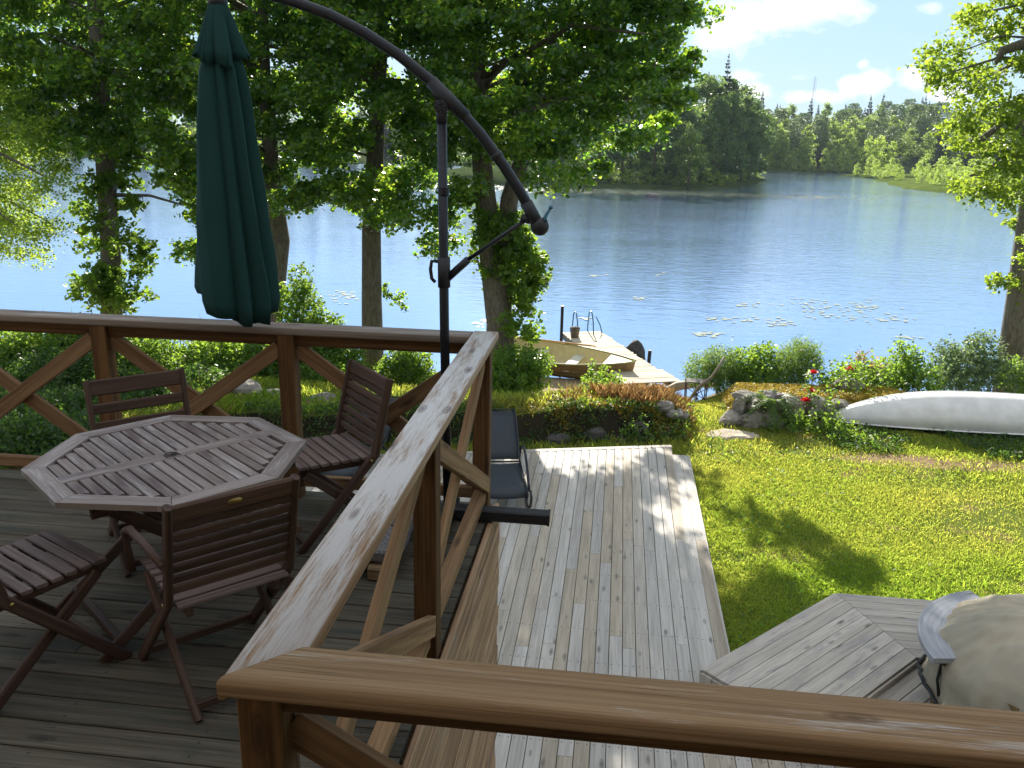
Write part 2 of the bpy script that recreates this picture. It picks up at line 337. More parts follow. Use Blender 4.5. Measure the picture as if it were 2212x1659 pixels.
# ------------------------------------------------------------------ terrain
def sst(a, b, x):
    t = np.clip((x-a)/(b-a), 0, 1); return t*t*(3-2*t)
rg = np.random.default_rng(11)
_ph = rg.uniform(0, 6.28, (10, 2)); _dr = rg.uniform(0, 6.28, 10); _fr = np.array([.35, .5, .8, 1.1, 1.5, 2.1, 2.8, 3.7, 5, 6.5])
def wob(x, y):
    s = 0
    for i in range(10): s = s+np.sin(_fr[i]*(x*np.cos(_dr[i])+y*np.sin(_dr[i]))+_ph[i, 0])*.35/(1+_fr[i])
    return s
ZL, ZW = -2.6, -4.1
def gz(x, y):
    x = np.asarray(x, float); y = np.asarray(y, float)
    base = -2.78+.05*wob(x*1.2, y*1.2)
    wr = sst(1.2, 2.6, x)                       # 0 left part, 1 right part
    drop = (1-wr)*(1.10*sst(15.9, 19.8, y)+.9*sst(21.6, 24.5, y))+wr*(.25*sst(17.3, 18.6, y)+1.7*sst(18.4, 21.0, y))
    jet = np.exp(-((x-.9)/1.2)**2)*0
    c1 = 14.75+.2*x; berm = (.46+.08*wob(x*2.3, x*1.1))*np.where(y < c1, 1-sst(.42, .74, np.abs(y-c1)), 1-sst(.35, 1.1, np.abs(y-c1)))*(1-sst(.95, 1.5, x))*(1-sst(6.0, 9.0, -x))
    c2 = 16.55+.1*(x-3); berm2 = .30*(1-sst(.35, .95, np.abs(y-c2)))*sst(2.1, 2.5, x)*(1-sst(5.2, 6.5, x))
    far = 1.2*sst(8, 14, -x)*sst(10, 16, y)*0
    return base-drop+berm+berm2-far-jet
def ground_mat():
    m, t, out = mat('ground'); tcn = N(t, 'ShaderNodeTexCoord'); p = tcn.outputs['Object']
    a = noise(t, p, 1.1, 5.0, .6); b_ = noise(t, p, 9.0, 6.0, .7); c_ = noise(t, p, 60.0, 4.0, .7)
    col = mixc(t, ramp(t, b_, [(.35, 0.0), (.65, 1.0)]), (.07, .12, .018), (.16, .18, .035))
    col = mixc(t, ramp(t, a, [(.56, 0.0), (.66, 1.0)]), col, (.20, .14, .085))
    sp0 = N(t, 'ShaderNodeSeparateXYZ'); t.links.new(p, sp0.inputs[0]); dy_ = math_(t, 'DIVIDE', math_(t, 'SUBTRACT', sp0.outputs[1], 13.95), .36); dx_ = math_(t, 'DIVIDE', math_(t, 'SUBTRACT', sp0.outputs[0], 5.4), 1.9)
    soil = math_(t, 'ADD', math_(t, 'ADD', math_(t, 'MULTIPLY', dy_, dy_), math_(t, 'MULTIPLY', dx_, dx_)), math_(t, 'MULTIPLY', math_(t, 'SUBTRACT', b_, .5), 1.6)); col = mixc(t, ramp(t, soil, [(.7, 1.0), (1.2, 0.0)]), col, (.26, .18, .115))
    gn_ = N(t, 'ShaderNodeNewGeometry'); sg_ = N(t, 'ShaderNodeSeparateXYZ'); t.links.new(gn_.outputs['True Normal'], sg_.inputs[0]); col = mixc(t, ramp(t, sg_.outputs[2], [(.72, 1.0), (.88, 0.0)]), col, (.032, .028, .018))  # steep bank faces coloured darker to stand in for their shade
    sp = N(t, 'ShaderNodeSeparateXYZ'); t.links.new(p, sp.inputs[0])
    sand = mixc(t, ramp(t, c_, [(.3, 0.0), (.7, 1.0)]), (.30, .22, .14), (.46, .36, .25))
    zz = math_(t, 'ADD', sp.outputs[2], math_(t, 'MULTIPLY', math_(t, 'SUBTRACT', b_, .5), .6))
    col = mixc(t, ramp(t, math_(t, 'MULTIPLY', math_(t, 'ADD', zz, 4.2), .5), [(.34, 1.0), (.45, 0.0)]), col, sand)
    b = N(t, 'ShaderNodeBsdfPrincipled', i_Roughness=.95); b.inputs['Specular IOR Level'].default_value = .03
    t.links.new(col, b.inputs['Base Color']); t.links.new(bump(t, math_(t, 'ADD', b_, math_(t, 'MULTIPLY', c_, .4)), .8, .05), b.inputs['Normal']); t.links.new(b.outputs[0], out.inputs[0]); return m
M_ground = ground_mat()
def grid(name, xs, ys, zf, mt):
    X, Y = np.meshgrid(xs, ys); Z = zf(X, Y); nx, ny = len(xs), len(ys)
    me = bpy.data.meshes.new(name); v = np.stack([X, Y, Z], -1).reshape(-1, 3)
    fs = [(j*nx+i, j*nx+i+1, (j+1)*nx+i+1, (j+1)*nx+i) for j in range(ny-1) for i in range(nx-1)]
    me.from_pydata(v.tolist(), [], fs); me.materials.append(mt); me.polygons.foreach_set('use_smooth', np.ones(len(fs), bool)); me.update()
    o = bpy.data.objects.new(name, me); COL.objects.link(o); return o
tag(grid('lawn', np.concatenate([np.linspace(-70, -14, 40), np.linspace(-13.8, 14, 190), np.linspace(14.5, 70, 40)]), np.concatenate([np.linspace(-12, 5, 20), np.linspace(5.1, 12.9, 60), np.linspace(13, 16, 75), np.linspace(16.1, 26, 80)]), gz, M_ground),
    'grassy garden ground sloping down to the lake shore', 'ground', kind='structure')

# ---- lake
def water_mat():
    m, t, out = mat('water'); tcn = N(t, 'ShaderNodeTexCoord'); p = tcn.outputs['Object']
    r1 = noise(t, mapping(t, p, (.75, 1.7, 1)), 1.3, 3.0, .55, .6); r2 = noise(t, mapping(t, p, (2.2, 5.0, 1)), 1.2, 3.0, .6, .4)
    big = noise(t, mapping(t, p, (.035, .06, 1)), 1.0, 3.0, .5)
    amp = ramp(t, big, [(.35, .35), (.65, 1.0)])
    spw = N(t, 'ShaderNodeSeparateXYZ'); t.links.new(p, spw.inputs[0]); amp = math_(t, 'MULTIPLY', amp, ramp(t, math_(t, 'MULTIPLY', spw.outputs[1], .01), [(.28, .8), (.75, 2.6)]))
    h = math_(t, 'MULTIPLY', math_(t, 'ADD', math_(t, 'MULTIPLY', r1, 1.0), math_(t, 'MULTIPLY', r2, .4)), amp)
    b = N(t, 'ShaderNodeBsdfPrincipled', i_Roughness=.06, i_IOR=1.33, i_Metallic=.82); b.inputs['Base Color'].default_value = (.37, .55, .86, 1)
    t.links.new(bump(t, h, .22, .11), b.inputs['Normal']); t.links.new(b.outputs[0], out.inputs[0]); return m
def flat(name, pts, z, mt):
    me = bpy.data.meshes.new(name); me.from_pydata([(x, y, z) for x, y in pts], [], [tuple(range(len(pts)))]); me.materials.append(mt); me.update()
    o = bpy.data.objects.new(name, me); COL.objects.link(o); return o
tag(flat('water', [(-900, 16), (900, 16), (900, 900), (-900, 900)], ZW, water_mat()), 'blue rippled lake reflecting the sky', 'lake', kind='structure')

# ---- far land
def far_mat(name, c0, c1):
    m, t, out = mat(name); tcn = N(t, 'ShaderNodeTexCoord'); a = noise(t, tcn.outputs['Object'], .5, 6.0, .65)
    b = N(t, 'ShaderNodeBsdfPrincipled', i_Roughness=1.0); b.inputs['Specular IOR Level'].default_value = 0.0; t.links.new(mixc(t, ramp(t, a, [(.35, 0.0), (.65, 1.0)]), c0, c1), b.inputs['Base Color']); t.links.new(b.outputs[0], out.inputs[0]); return m
M_meadow = far_mat('meadow_ground', (.06, .10, .022), (.12, .15, .04)); M_forestfloor = far_mat('forest_floor', (.03, .05, .02), (.06, .08, .03))
def shore_y(x):   # far shoreline
    x = np.asarray(x, float); y = 192+0*x
    y = y-6*np.sin(x*.06); y = np.where(x < 5, 165+(x+110)*.12, y)
    return y
def farz(x, y):
    d = y-shore_y(x); return ZW-.6+1.0*sst(-2, 3, d)+6.0*sst(12, 90, d)+.2*wob(x*.1, y*.1)
tag(grid('far_shore', np.linspace(-260, 330, 120), np.linspace(150, 420, 70), farz, M_forestfloor), 'low wooded land on the far side of the lake', 'land', kind='structure')
def blob_land(name, pts, top, mt, label):
    """low land: outline at the water, raised inside"""
    c = np.mean(pts, 0); k = len(pts); rings = [(1.0, ZW-.4), (.985, ZW+.08), (.9, ZW+top*.6), (.6, ZW+top), (.0, ZW+top*1.1)]
    vs = []; fs = []
    for s_, z in rings:
        for p in pts: q = c+(np.array(p)-c)*s_; vs.append((q[0], q[1], z))
    for r in range(len(rings)-1):
        for i in range(k): fs.append((r*k+i, r*k+(i+1) % k, (r+1)*k+(i+1) % k, (r+1)*k+i))
    me = bpy.data.meshes.new(name); me.from_pydata(vs, [], fs); me.materials.append(mt); me.polygons.foreach_set('use_smooth', np.ones(len(fs), bool)); me.update()
    o = bpy.data.objects.new(name, me); COL.objects.link(o); return tag(o, label, 'land', kind='structure')
def outline(base, n=4, amp=.8, seed=1):
    r = np.random.default_rng(seed); base = np.array(base, float); out = []
    for i in range(len(base)):
        a, b = base[i], base[(i+1) % len(base)]
        for k in range(n): out.append(a+(b-a)*k/n+r.normal(size=2)*amp)
    return np.array(out)
blob_land('peninsula', outline([(-30, 118), (-10, 112), (2, 112), (9, 112), (15, 120), (20, 134), (23, 150), (20, 172), (-30, 172)], 4, .7, 3), 1.0, M_forestfloor, 'wooded peninsula reaching into the lake')
blob_land('meadow', outline([(41, 176), (44, 165), (42, 150), (40, 135), (42, 124), (52, 118), (80, 112), (130, 108), (160, 200), (80, 195), (50, 190)], 4, .8, 5), .7, M_meadow, 'green marshy meadow on the right of the lake')

# ------------------------------------------------------------------ decks
m = MB(); y = 4.93-.07; i = 0
while y > .2:
    cuts = [-.69]; x = -.69-RND.uniform(1.5, 4)
    while x > -8: cuts.append(x); x -= 3.9
    cuts.append(-8)
    for a, b in zip(cuts[:-1], cuts[1:]):
        m.beam((b+.002, y, -.014), (a-.002, y, -.014), .1375, .028, ch=.004)
    y -= .1445
tag(m.build('terrace', M_deck_up), 'dark weathered terrace floor boards under the table', 'deck', kind='structure')
tr = thing('plank_wall', 'brown plank wall dropping from the terrace edge to the lower deck', 'wall', (-.67, 3, ZL))
def wpart(name, mt, mb): o = mb.build(name, mt, tr); o.matrix_parent_inverse = Matrix.Translation(tr.location).inverted(); return o
m = MB(); z = .0; k = 0
while z > -2.66:
    e = RND.uniform(-.006, .006)+(.012 if k % 2 else -.004)
    m.beam((-.662+(.004 if k % 2 else 0), -1.5, z-.070), (-.662+(.004 if k % 2 else 0), 4.95+e, z-.070), .030, .139, ch=.006, r=(k*.37) % 1)
    z -= .1445; k += 1
wpart('cladding', M_wall, m)
m = MB(); z = -.03; k = 0
while z > -2.66:
    m.beam((-8, 4.965, z-.070), (-.68, 4.965, z-.070), .026, .139, ch=.006); z -= .1445
wpart('end_cladding', M_wall, m)

def yfar(x): return 13.27+.275*x
m = MB(); x = .965-.130*54; j = 0
while x < .99:
    yf = yfar(x)-.13; yy = yf; first = True
    while yy > 3.2:
        L = RND.choice((2.4, 3.3, 3.9, 4.5)) if not first else RND.uniform(.9, 4.2); first = False
        y2 = max(3.2, yy-L); m.beam((x, y2+.002, ZL-.014), (x, yy-.002, ZL-.014), .124, .028, ch=.003); yy = y2
    x += .130
m.beam((-6, yfar(-6)-.055, ZL-.013), (1.03, yfar(1.03)-.055, ZL-.013), .11, .03, ch=.003, r=.5)
m.beam((-6, yfar(-6)+.012, ZL-.075), (1.03, yfar(1.03)+.012, ZL-.075), .022, .12, ch=.003)
for xx, ww, y0, y1 in ((1.085, .132, 13.12, 10.4), (1.085, .132, 10.4, 7.2), (1.215, .124, 13.12, 10.1), (1.215, .124, 10.1, 7.2)):
    m.beam((xx, y1+.002, ZL-.020), (xx, y0-.002, ZL-.020), ww, .028, ch=.003)
m.beam((1.288, 7.2, ZL-.085), (1.285, 13.12, ZL-.085), .022, .13, ch=.003)
x = 1.09
while x < 3.2:
    m.beam((x, 3.2, ZL-.014), (x, 6.9, ZL-.014), .124, .028, ch=.003); x += .13
tag(m.build('wooden_deck', M_deck_lo), 'long pale plank deck below the terrace dappled with sunlight', 'deck', kind='structure')

# ---- raised platform round the tub
pa, pb, pe = V3((.94, 6.88, 0)), V3((2.44, 8.47, 0)), V3((2.91, 7.37, 0)); dab = nrm(pb-pa); pp = V3((dab[1], -dab[0], 0))
ZP = -2.32
pt = thing('raised_platform', 'raised grey plank platform with mitred corner around the covered tub', 'platform', (2.4, 7.4, ZL))
def ppart(name, mt, mb): o = mb.build(name, mt, pt); o.matrix_parent_inverse = Matrix.Translation(pt.location).inverted(); return o
nb = 8; g_ = .003
def plank(m, corners, z, th_, dirv):
    q = [V3(c) for c in corners]; dirv = nrm(dirv); off = RND.random()*3; sdv = np.cross((0, 0, 1), dirv)
    vs = [(p[0], p[1], zz) for zz in (z-th_, z) for p in q]; gs = [(float(V3((p[0], p[1], 0))@dirv)+off, float(V3((p[0], p[1], 0))@sdv), 0) for p in q]*2
    m.add(vs, [(3, 2, 1, 0), (4, 5, 6, 7), (0, 1, 5, 4), (1, 2, 6, 5), (2, 3, 7, 6), (3, 0, 4, 7)], gs)
m = MB(); m2 = MB(); ux = V3((1, .02, 0))
for k in range(nb):
    f0, f1 = k/nb, (k+1)/nb; A0, A1 = pa+pp*(f0*1.10+g_), pa+pp*(f1*1.10-g_); e_ = .006
    M0, M1 = pb+(pe-pb)*(f0+g_), pb+(pe-pb)*(f1-g_)
    plank(m, (A1, M1-dab*e_*.5, M0-dab*e_*.5, A0), ZP, .028, dab)
    Q0, Q1 = V3((5.6, M0[1]+.02, 0)), V3((5.6, M1[1]+.02, 0)); plank(m2, (M1+ux*e_*.5, Q1, Q0, M0+ux*e_*.5), ZP, .028, ux)
ppart('floor', M_plat, m); ppart('floor', M_plat, m2)
m = MB()
for p, q in ((pa, pb), (pb, V3((5.6, 8.5, 0)))):
    d = nrm(q-p); o_ = V3((-d[1], d[0], 0))*.012
    m.beam((p[0]+o_[0], p[1]+o_[1], ZP-.085), (q[0]+o_[0], q[1]+o_[1], ZP-.085), .022, .14, ch=.003)
    m.beam((p[0]+o_[0], p[1]+o_[1], ZP-.235), (q[0]+o_[0], q[1]+o_[1], ZP-.235), .022, .14, ch=.003)
for k in range(9):
    q = pa+pp*(.06+k*.122); m.beam((q[0]-dab[0]*.012, q[1]-dab[1]*.012, ZP-.03), (q[0]-dab[0]*.012, q[1]-dab[1]*.012, ZP-.29), .115, .022, up=tuple(dab), ch=.003)
q0 = pa+pp*1.10; m.beam((q0[0]+.01, q0[1]-.01, ZP-.055), (pe[0], pe[1]-.015, ZP-.055), .022, .06, ch=.003)
ppart('skirting', M_plat, m)
m = MB()
for k in range(6):
    s0 = pa+pp*(1.10+.09+k*.15)+dab*.3; s1 = pe+pp*(.09+k*.15)+dab*.55
    m.beam((s0[0], s0[1], ZP-.10), (s1[0], s1[1], ZP-.10), .142, .03, ch=.003)
ppart('lower_floor', M_plat, m)

# ---- tub
TC = V3((3.75, 6.6, 0)); tb = thing('hot_tub', 'round wooden tub under a wrinkled tan cover with curved grey shelf', 'hot tub', (TC[0], TC[1], ZL))
def tpart(name, mt, mb): return mb.build(name, mt, tb)
m = MB()
for k in range(40):
    a = 2*math.pi*k/40; c, s_ = math.cos(a), math.sin(a); r_ = .90
    m.beam((c*r_, s_*r_, .03), (c*r_, s_*r_, .80), .139, .03, up=(c, s_, 0), ch=.004)
tpart('stave_wall', M_tubwood, m)
m = MB(); prof = []
a0, a1 = 110, 189; n = 26
vs = []; gs = []
for k in range(n+1):
    a = R_(a0+(a1-a0)*k/n)
    for (r_, z) in ((.86, .86), (1.10, .86), (1.10, .815), (.86, .815)): vs.append((r_*math.cos(a), r_*math.sin(a), z)); gs.append((a*.98, r_, z))
fs = [(k*4+i, k*4+(i+1) % 4, k*4+4+(i+1) % 4, k*4+4+i) for k in range(n) for i in range(4)]+[(0, 1, 2, 3), (n*4+3, n*4+2, n*4+1, n*4)]
m.add(vs, fs, gs, .4); tpart('curved_shelf', M_shelf, m)
for a in (118, 150, 182): m = MB(); c, s_ = math.cos(R_(a)), math.sin(R_(a)); m.beam((c*.92, s_*.92, .74), (c*1.04, s_*1.04, .79), .05, .05); tpart('bracket', M_tubwood, m)
# fabric cover with folds and drawstring hem
rr = np.random.default_rng(5); n = 260
prof = [(.02, 1.20), (.15, 1.195), (.32, 1.175), (.5, 1.13), (.66, 1.06), (.78, .97), (.86, .90), (.925, .80), (.96, .68), (.975, .56), (.975, .46), (.965, .40)]
pz = np.linspace(0, len(prof)-1, 46); prof = [(float(np.interp(q_, range(len(prof)), [p_[0] for p_ in prof])), float(np.interp(q_, range(len(prof)), [p_[1] for p_ in prof]))) for q_ in pz]
ph = rr.uniform(0, 6.28, 8); vs = []
for i, (r_, z) in enumerate(prof):
    for k in range(n):
        a = 2*math.pi*k/n; t_ = i/len(prof)
        wv = .9*.020*math.sin(9*a+ph[0]+2.5*t_)+.016*math.sin(17*a+ph[1]-5*t_)+.013*abs(math.sin(21*a+ph[2]+3*t_))+.012*math.sin(37*a-2*t_+ph[6])*math.sin(3*a+ph[7])
        pinch = .03*sum(max(0, math.cos(a*1-c0))**60*math.sin(14*z+c0) for c0 in (1.9, 2.3, 2.8, 3.4))
        q = r_*(1+(wv+pinch)*min(1, r_*1.3)); zz = z+(.012*math.sin(6*a+ph[3])+.045*max(0, math.sin(9*(a-2.4)+6*r_+.6*math.sin(9*r_)))**4*max(0, math.cos(a-2.4))+.022*max(0, math.sin(16*a-9*r_+ph[5]+1.2*math.sin(7*r_)))**3+.012*math.sin(22*r_+5*math.sin(2*a)+3*a)*math.sin(3*a+1))*min(1, r_*1.6)*max(0, 1-t_*1.1)+max(0, (t_-.78)/.22)*(.035*math.sin(5*a+ph[4])-.02*math.sin(11*a+ph[5]))
        vs.append((q*math.cos(a), q*math.sin(a), zz))
fs = [(i*n+k, (i+1)*n+k, (i+1)*n+(k+1) % n, i*n+(k+1) % n) for i in range(len(prof)-1) for k in range(n)]+[tuple(range(n))]
m = MB(); m.add(vs, fs, None, .5, True); tpart('fabric_cover', M_cover, m)
hem = [(p[0]*1.03, p[1]*1.03, p[2]+.03) for p in vs[-n:]][::3]; m = MB(); m.tube(hem+[hem[0]], .016, 6, cap=False); tpart('drawstring', M_blackp, m)
m = MB(); m.tube([(-.91, .05, .80), (-.95, .0, .70), (-.97, -.03, .58), (-.95, -.06, .45)], .012, 6); tpart('strap', M_blackp, m)

# ------------------------------------------------------------------ railing
rl = thing('railing', 'brown wooden terrace railing with cross braces and broad worn handrail', 'railing', (-.73, 3.2, 0))
rl_inv = Matrix.Translation(rl.location).inverted()
def rp(name, mt, mb, parent=None):
    o = mb.build(name, mt, rl); o.matrix_parent_inverse = rl_inv; return o
XS, YB, YF = -.735, 4.86, 1.565; ZT = 1.085
m = MB(); m.beam((XS+.024, YF+.002, ZT-.024), (XS-.008, YB+.085, ZT-.024), .150, .046, ch=.010, seg=3, r=.35, k0=1.0); o = rp('handrail', M_rail_worn, m); o['label'] = 'handrail with white worn paint'
m = MB(); m.beam((-8, YB+.01, ZT-.026), (XS-.085, YB+.01, ZT-.026), .150, .046, ch=.010, seg=3, r=.6); rp('handrail', M_rail_back, m)
m = MB(); m.beam((XS+.025, YF, ZT-.014), (3.4, YF, ZT-.014), .150, .052, ch=.016, seg=5, r=.2, k0=-1.0); o = rp('handrail', M_rail_brown, m); o['label'] = 'reddish brown rounded handrail'
m = MB(); m.beam((XS+.022, YF+.05, ZT-.083), (XS-.008, YB-.05, ZT-.083), .045, .070); rp('under_rail', M_brace, m)
m = MB(); m.beam((-8, YB, ZT-.085), (XS-.06, YB, ZT-.085), .045, .070); rp('under_rail', M_post, m)
m = MB(); m.beam((XS+.075, YF, ZT-.064), (3.4, YF, ZT-.064), .070, .046); rp('under_rail', M_post, m)
PS = [(XS-.01, YB-.01), (XS-.01, 3.28), (-.735, YF-.0)]
BX = [-.745, -1.92, -3.10, -4.28, -5.46]; FX = [-.709, .72, 2.17]
for (x, y) in [(XS-.01, YB-.01), (XS+.002, 3.28), (XS+.026, YF)]+[(b, YB-.01) for b in BX[1:]]+[(f, YF) for f in FX[1:]]:
    m = MB(); m.beam((x, y, -.35 if (y < 2 and x > -.6) else .0), (x, y, ZT-.049), .098, .098, up=(0, 1, 0), ch=.005); rp('post', M_post, m)
def xbrace(p, q, lo, hi, off, up):
    for (a, b, s_) in ((p, q, 1), (q, p, -1)):
        m = MB(); A_, B_ = V3((a[0], a[1], hi)), V3((b[0], b[1], lo)); d = V3((B_[0]-A_[0], B_[1]-A_[1], 0)); d = nrm(d); o_ = V3(off)*s_*.019
        m.beam(A_+d*.045+o_, B_-d*.045+o_, .036, .092, up=(0, 0, 1), ch=.004)
        rp('brace', M_brace, m)
LO, HI = .17, .95
for a, b in zip(BX[:-1], BX[1:]):
    xbrace((b, YB-.01), (a, YB-.01), LO, HI, (0, 1, 0), None)
    m = MB(); m.beam((b+.05, YB-.01, .105), (a-.05, YB-.01, .105), .045, .07); rp('bottom_rail', M_brace, m)
ys_ = [YB-.01, 3.28, YF]
for a, b in zip(ys_[:-1], ys_[1:]):
    xbrace((XS+.0, b), (XS+.012, a), LO, HI, (1, 0, 0), None)
    m = MB(); m.beam((XS-.01, b+.05, .105), (XS-.01, a-.05, .105), .07, .07); rp('bottom_rail', M_brace, m)
for a, b in zip(FX[:-1], FX[1:]):
    xbrace((a, YF), (b, YF), LO-.05, HI-.02, (0, 1, 0), None)
    m = MB(); m.beam((a+.05, YF, .08), (b-.05, YF, .08), .045, .07); rp('bottom_rail', M_brace, m)

# ------------------------------------------------------------------ table
th = math.atan2(.77, .64); tbl = thing('garden_table', 'octagonal weathered slatted wooden table with parasol hole', 'table', (-2.0, 3.56, 0), rz=th)
HZ, RO = .745, .615
corn = [V3((RO*math.cos(R_(22.5+45*k)), RO*math.sin(R_(22.5+45*k)), 0)) for k in range(8)]
m = MB(); wr_ = .088; inn = [c*(1-wr_/(RO*math.cos(R_(22.5)))) for c in corn]
for k in range(8):
    a, b, c, d = corn[k], corn[(k+1) % 8], inn[(k+1) % 8], inn[k]; sh = nrm(b-a)*.0015
    q = [a+sh, b-sh, c-sh, d+sh]; vs = [(p[0], p[1], z) for z in (HZ-.026, HZ) for p in q]
    dl = nrm(b-a); gs = [(np.dot(p-a, dl), np.linalg.norm(np.cross(p-a, dl)), 0) for p in q]*2
    m.add(vs, [(3, 2, 1, 0), (4, 5, 6, 7), (0, 1, 5, 4), (1, 2, 6, 5), (2, 3, 7, 6), (3, 0, 4, 7)], gs, RND.random())
m.build('frame', M_teak_top, tbl)
apin = RO*math.cos(R_(22.5))-wr_
m = MB(); m.beam((-apin, 0, HZ-.013), (-.035, 0, HZ-.0135), .085, .025, r=.4); m.beam((.035, 0, HZ-.0135), (apin, 0, HZ-.0135), .085, .025, r=.6)
for s_ in (-1, 1): m.beam((-.036, s_*.0335, HZ-.0135), (.036, s_*.0335, HZ-.0135), .018, .025, r=.5)
m.build('centre_board', M_teak_top, tbl)
m = MB(); m.lathe([(.034, -.001), (.028, .002), (.026, -.02), (.003, -.02)], (0, 0, HZ), 20); m.build('parasol_hole', M_darkstone, tbl)
half = apin; pitch = .0522; x = -apin+pitch*.5+.006
m = MB()
while x < apin-.02:
    ax = abs(x)+.02; lim = apin if ax <= apin*math.tan(R_(22.5)) else apin*(1+math.tan(R_(22.5))) - ax
    lim = min(apin, math.sqrt(2)*apin-ax) if True else lim
    if lim > .07:
        for s_ in (-1, 1): m.beam((x, s_*.046, HZ-.014), (x, s_*(lim-.002), HZ-.014), .043, .022, ch=.003)
    x += pitch
m.build('slats', M_teak_top, tbl)
m = MB()
for s_ in (-1, 1): m.beam((-.46, s_*.30, HZ-.055), (.46, s_*.30, HZ-.055), .03, .055)
for q in (-.38, .38): m.beam((q, -.34, HZ-.052), (q, .34, HZ-.052), .03, .05)
m.build('apron', M_teak, tbl)
for s_ in (-1, 1):
    for (sg, w_) in ((1, .285), (-1, .235)):
        m = MB(); m.beam((-.48*sg, s_*w_, .0), (.40*sg, s_*w_, HZ-.06), .03, .055, ch=.006); m.build('leg', M_teak, tbl)
for q in ((-.40, .28), (.40, .23)): m = MB(); m.beam((q[0], -q[1], .07), (q[0], q[1], .07), .03, .045); m.build('stretcher', M_teak, tbl)

# ------------------------------------------------------------------ chairs
def make_chair(nsl, label, org, head, arms=False):
    t = thing('folding_chair', label, 'chair', (org[0], org[1], 0), 'chairs around the octagonal table', math.atan2(head[1], head[0])-math.pi/2)
    for s_ in (-1, 1):
        m = MB(); xx = s_*.245
        m.beam((xx, -.285, .90), (xx, -.185, .47), .028, .045, up=(0, 1, 0), ch=.008, w1=.028, h1=.052); m.beam((xx, -.187, .48), (xx, .27, .0), .0275, .050, up=(0, 1, 0), ch=.007); m.build('stile', M_teak, t)
        m = MB(); m.beam((s_*.208, .20, .425), (s_*.208, -.30, .0), .026, .048, up=(0, 1, 0), ch=.006); m.build('rear_leg', M_teak, t)
        m = MB(); m.beam((s_*.176, -.215, .425), (s_*.176, .225, .440), .025, .042); m.build('seat_rail', M_teak, t)
        if arms:
            m = MB(); m.tube([(xx*1.09, -.25, .655), (xx*1.12, -.05, .675), (xx*1.12, .13, .665), (xx*1.10, .22, .625), (xx*1.06, .25, .54), (xx*1.03, .235, .43)], [.015, .016, .017, .016, .015, .015], 8); m.build('armrest', M_teak, t)
    m = MB()
    for k in range(8): yy = -.205+k*.0595; m.beam((-.222, yy, .458+.002*k), (.222, yy, .458+.002*k), .047 if k < 7 else .058, .016, ch=.004)
    m.build('seat', M_teak_seat, t)
    m = MB()
    def bk(z): return -.285+(.90-z)*.2326
    if nsl == 3:
        for z, h_ in ((.855, .085), (.745, .055), (.650, .055)): m.beam((-.232, bk(z), z), (.232, bk(z), z), .020, h_, up=(0, -.22, 1), ch=.006)
    else:
        m.beam((-.232, bk(.865), .865), (.232, bk(.865), .865), .024, .075, up=(0, -.22, 1), ch=.008)
        n_ = nsl-1; p_ = .33/n_
        for k in range(n_): z = .812-k*p_; m.beam((-.232, bk(z), z), (.232, bk(z), z), .018, p_*.80, up=(0, -.22, 1), ch=.005)
    m.build('backrest', M_teak, t)
    for q in ((.235, .235), (.20, -.262)): m = MB(); m.beam((-q[0], q[1], .045), (q[0], q[1], .045), .022, .035); m.build('stretcher', M_teak, t)
    for s_ in (-1, 1):
        m = MB(); m.lathe([(.001, .003), (.008, .002), (.009, 0)], (0, 0, 0), 10); m.v = [(s_*(v[2]+.26), v[0]-.16, v[1]+.455) for v in m.v]; m.build('pivot_bolt', M_brass, t)
    if nsl == 8 and arms:
        m = MB(); m.lathe([(.001, .003), (.02, .002), (.022, 0)], (0, 0, 0), 16); m.v = [(v[0]*1.3, bk(.865)-.0125-v[2], v[1]*.6+.865) for v in m.v]; m.build('maker_plate', M_brass, t)
    return t
make_chair(3, 'dark folding chair with three wide back slats at the far side of the table', (-2.385, 4.08), (.68, -.74))
make_chair(8, 'dark folding chair standing side-on between the table and the side railing', (-1.575, 4.455), (-.75, -.66))
make_chair(8, 'dark folding armchair with its slatted back turned to the viewer', (-1.576, 3.055), (-.72, .69), True)
make_chair(8, 'folding chair cut off at the left edge showing only seat and crossed legs', (-2.346, 2.94), (.48, .88))

# ------------------------------------------------------------------ cantilever umbrella
um = thing('cantilever_umbrella', 'closed dark green cantilever parasol hanging from a black curved arm', 'umbrella', (-.93, 4.68, 0))
ui = Matrix.Translation(um.location).inverted()
def up_(name, mt, mb): o = mb.build(name, mt, um); o.matrix_parent_inverse = ui; return o
UY = 4.66
m = MB(); m.tube([(-.915, UY, .05), (-.935, UY, 1.2), (-.947, UY, 2.27)], .0265, 14); m.lathe([(.03, 0), (.031, .02), (.03, .04)], (-.938, UY, 1.88), 14); up_('pole', M_black, m)
arm = [at(x, y, UY) for x, y in ((1160, 482), (1128, 422), (1088, 358), (1040, 292), (985, 228), (925, 170), (860, 118), (790, 72), (715, 33), (640, 5), (560, -18), (505, -30), (468, -34))]
m = MB(); m.tube(arm, .0285, 14); up_('arm', M_black, m)
for pA, pB in ((arm[3]+(arm[4]-arm[3])*.62, arm[5]-(arm[5]-arm[4])*.1), (arm[2]+(arm[3]-arm[2])*.25, arm[2]+(arm[3]-arm[2])*.40), (arm[0], arm[0]+(arm[1]-arm[0])*.75)):
    m = MB(); m.tube([pA, (pA+pB)/2, pB], .0345, 14); up_('sleeve', M_blackp, m)
jt = V3((-.948, UY, 2.33)); m = MB()
m.tube([jt+V3((0, -.035, 0)), jt+V3((0, .035, 0))], .036, 16); m.tube([jt+V3((0, 0, -.08)), jt], .030, 12)
for q in (.0, .5, 1.0): m.tube([jt, arm[4]*(1-q)+arm[5]*q+V3((0, 0, -.02))], .011, 6)
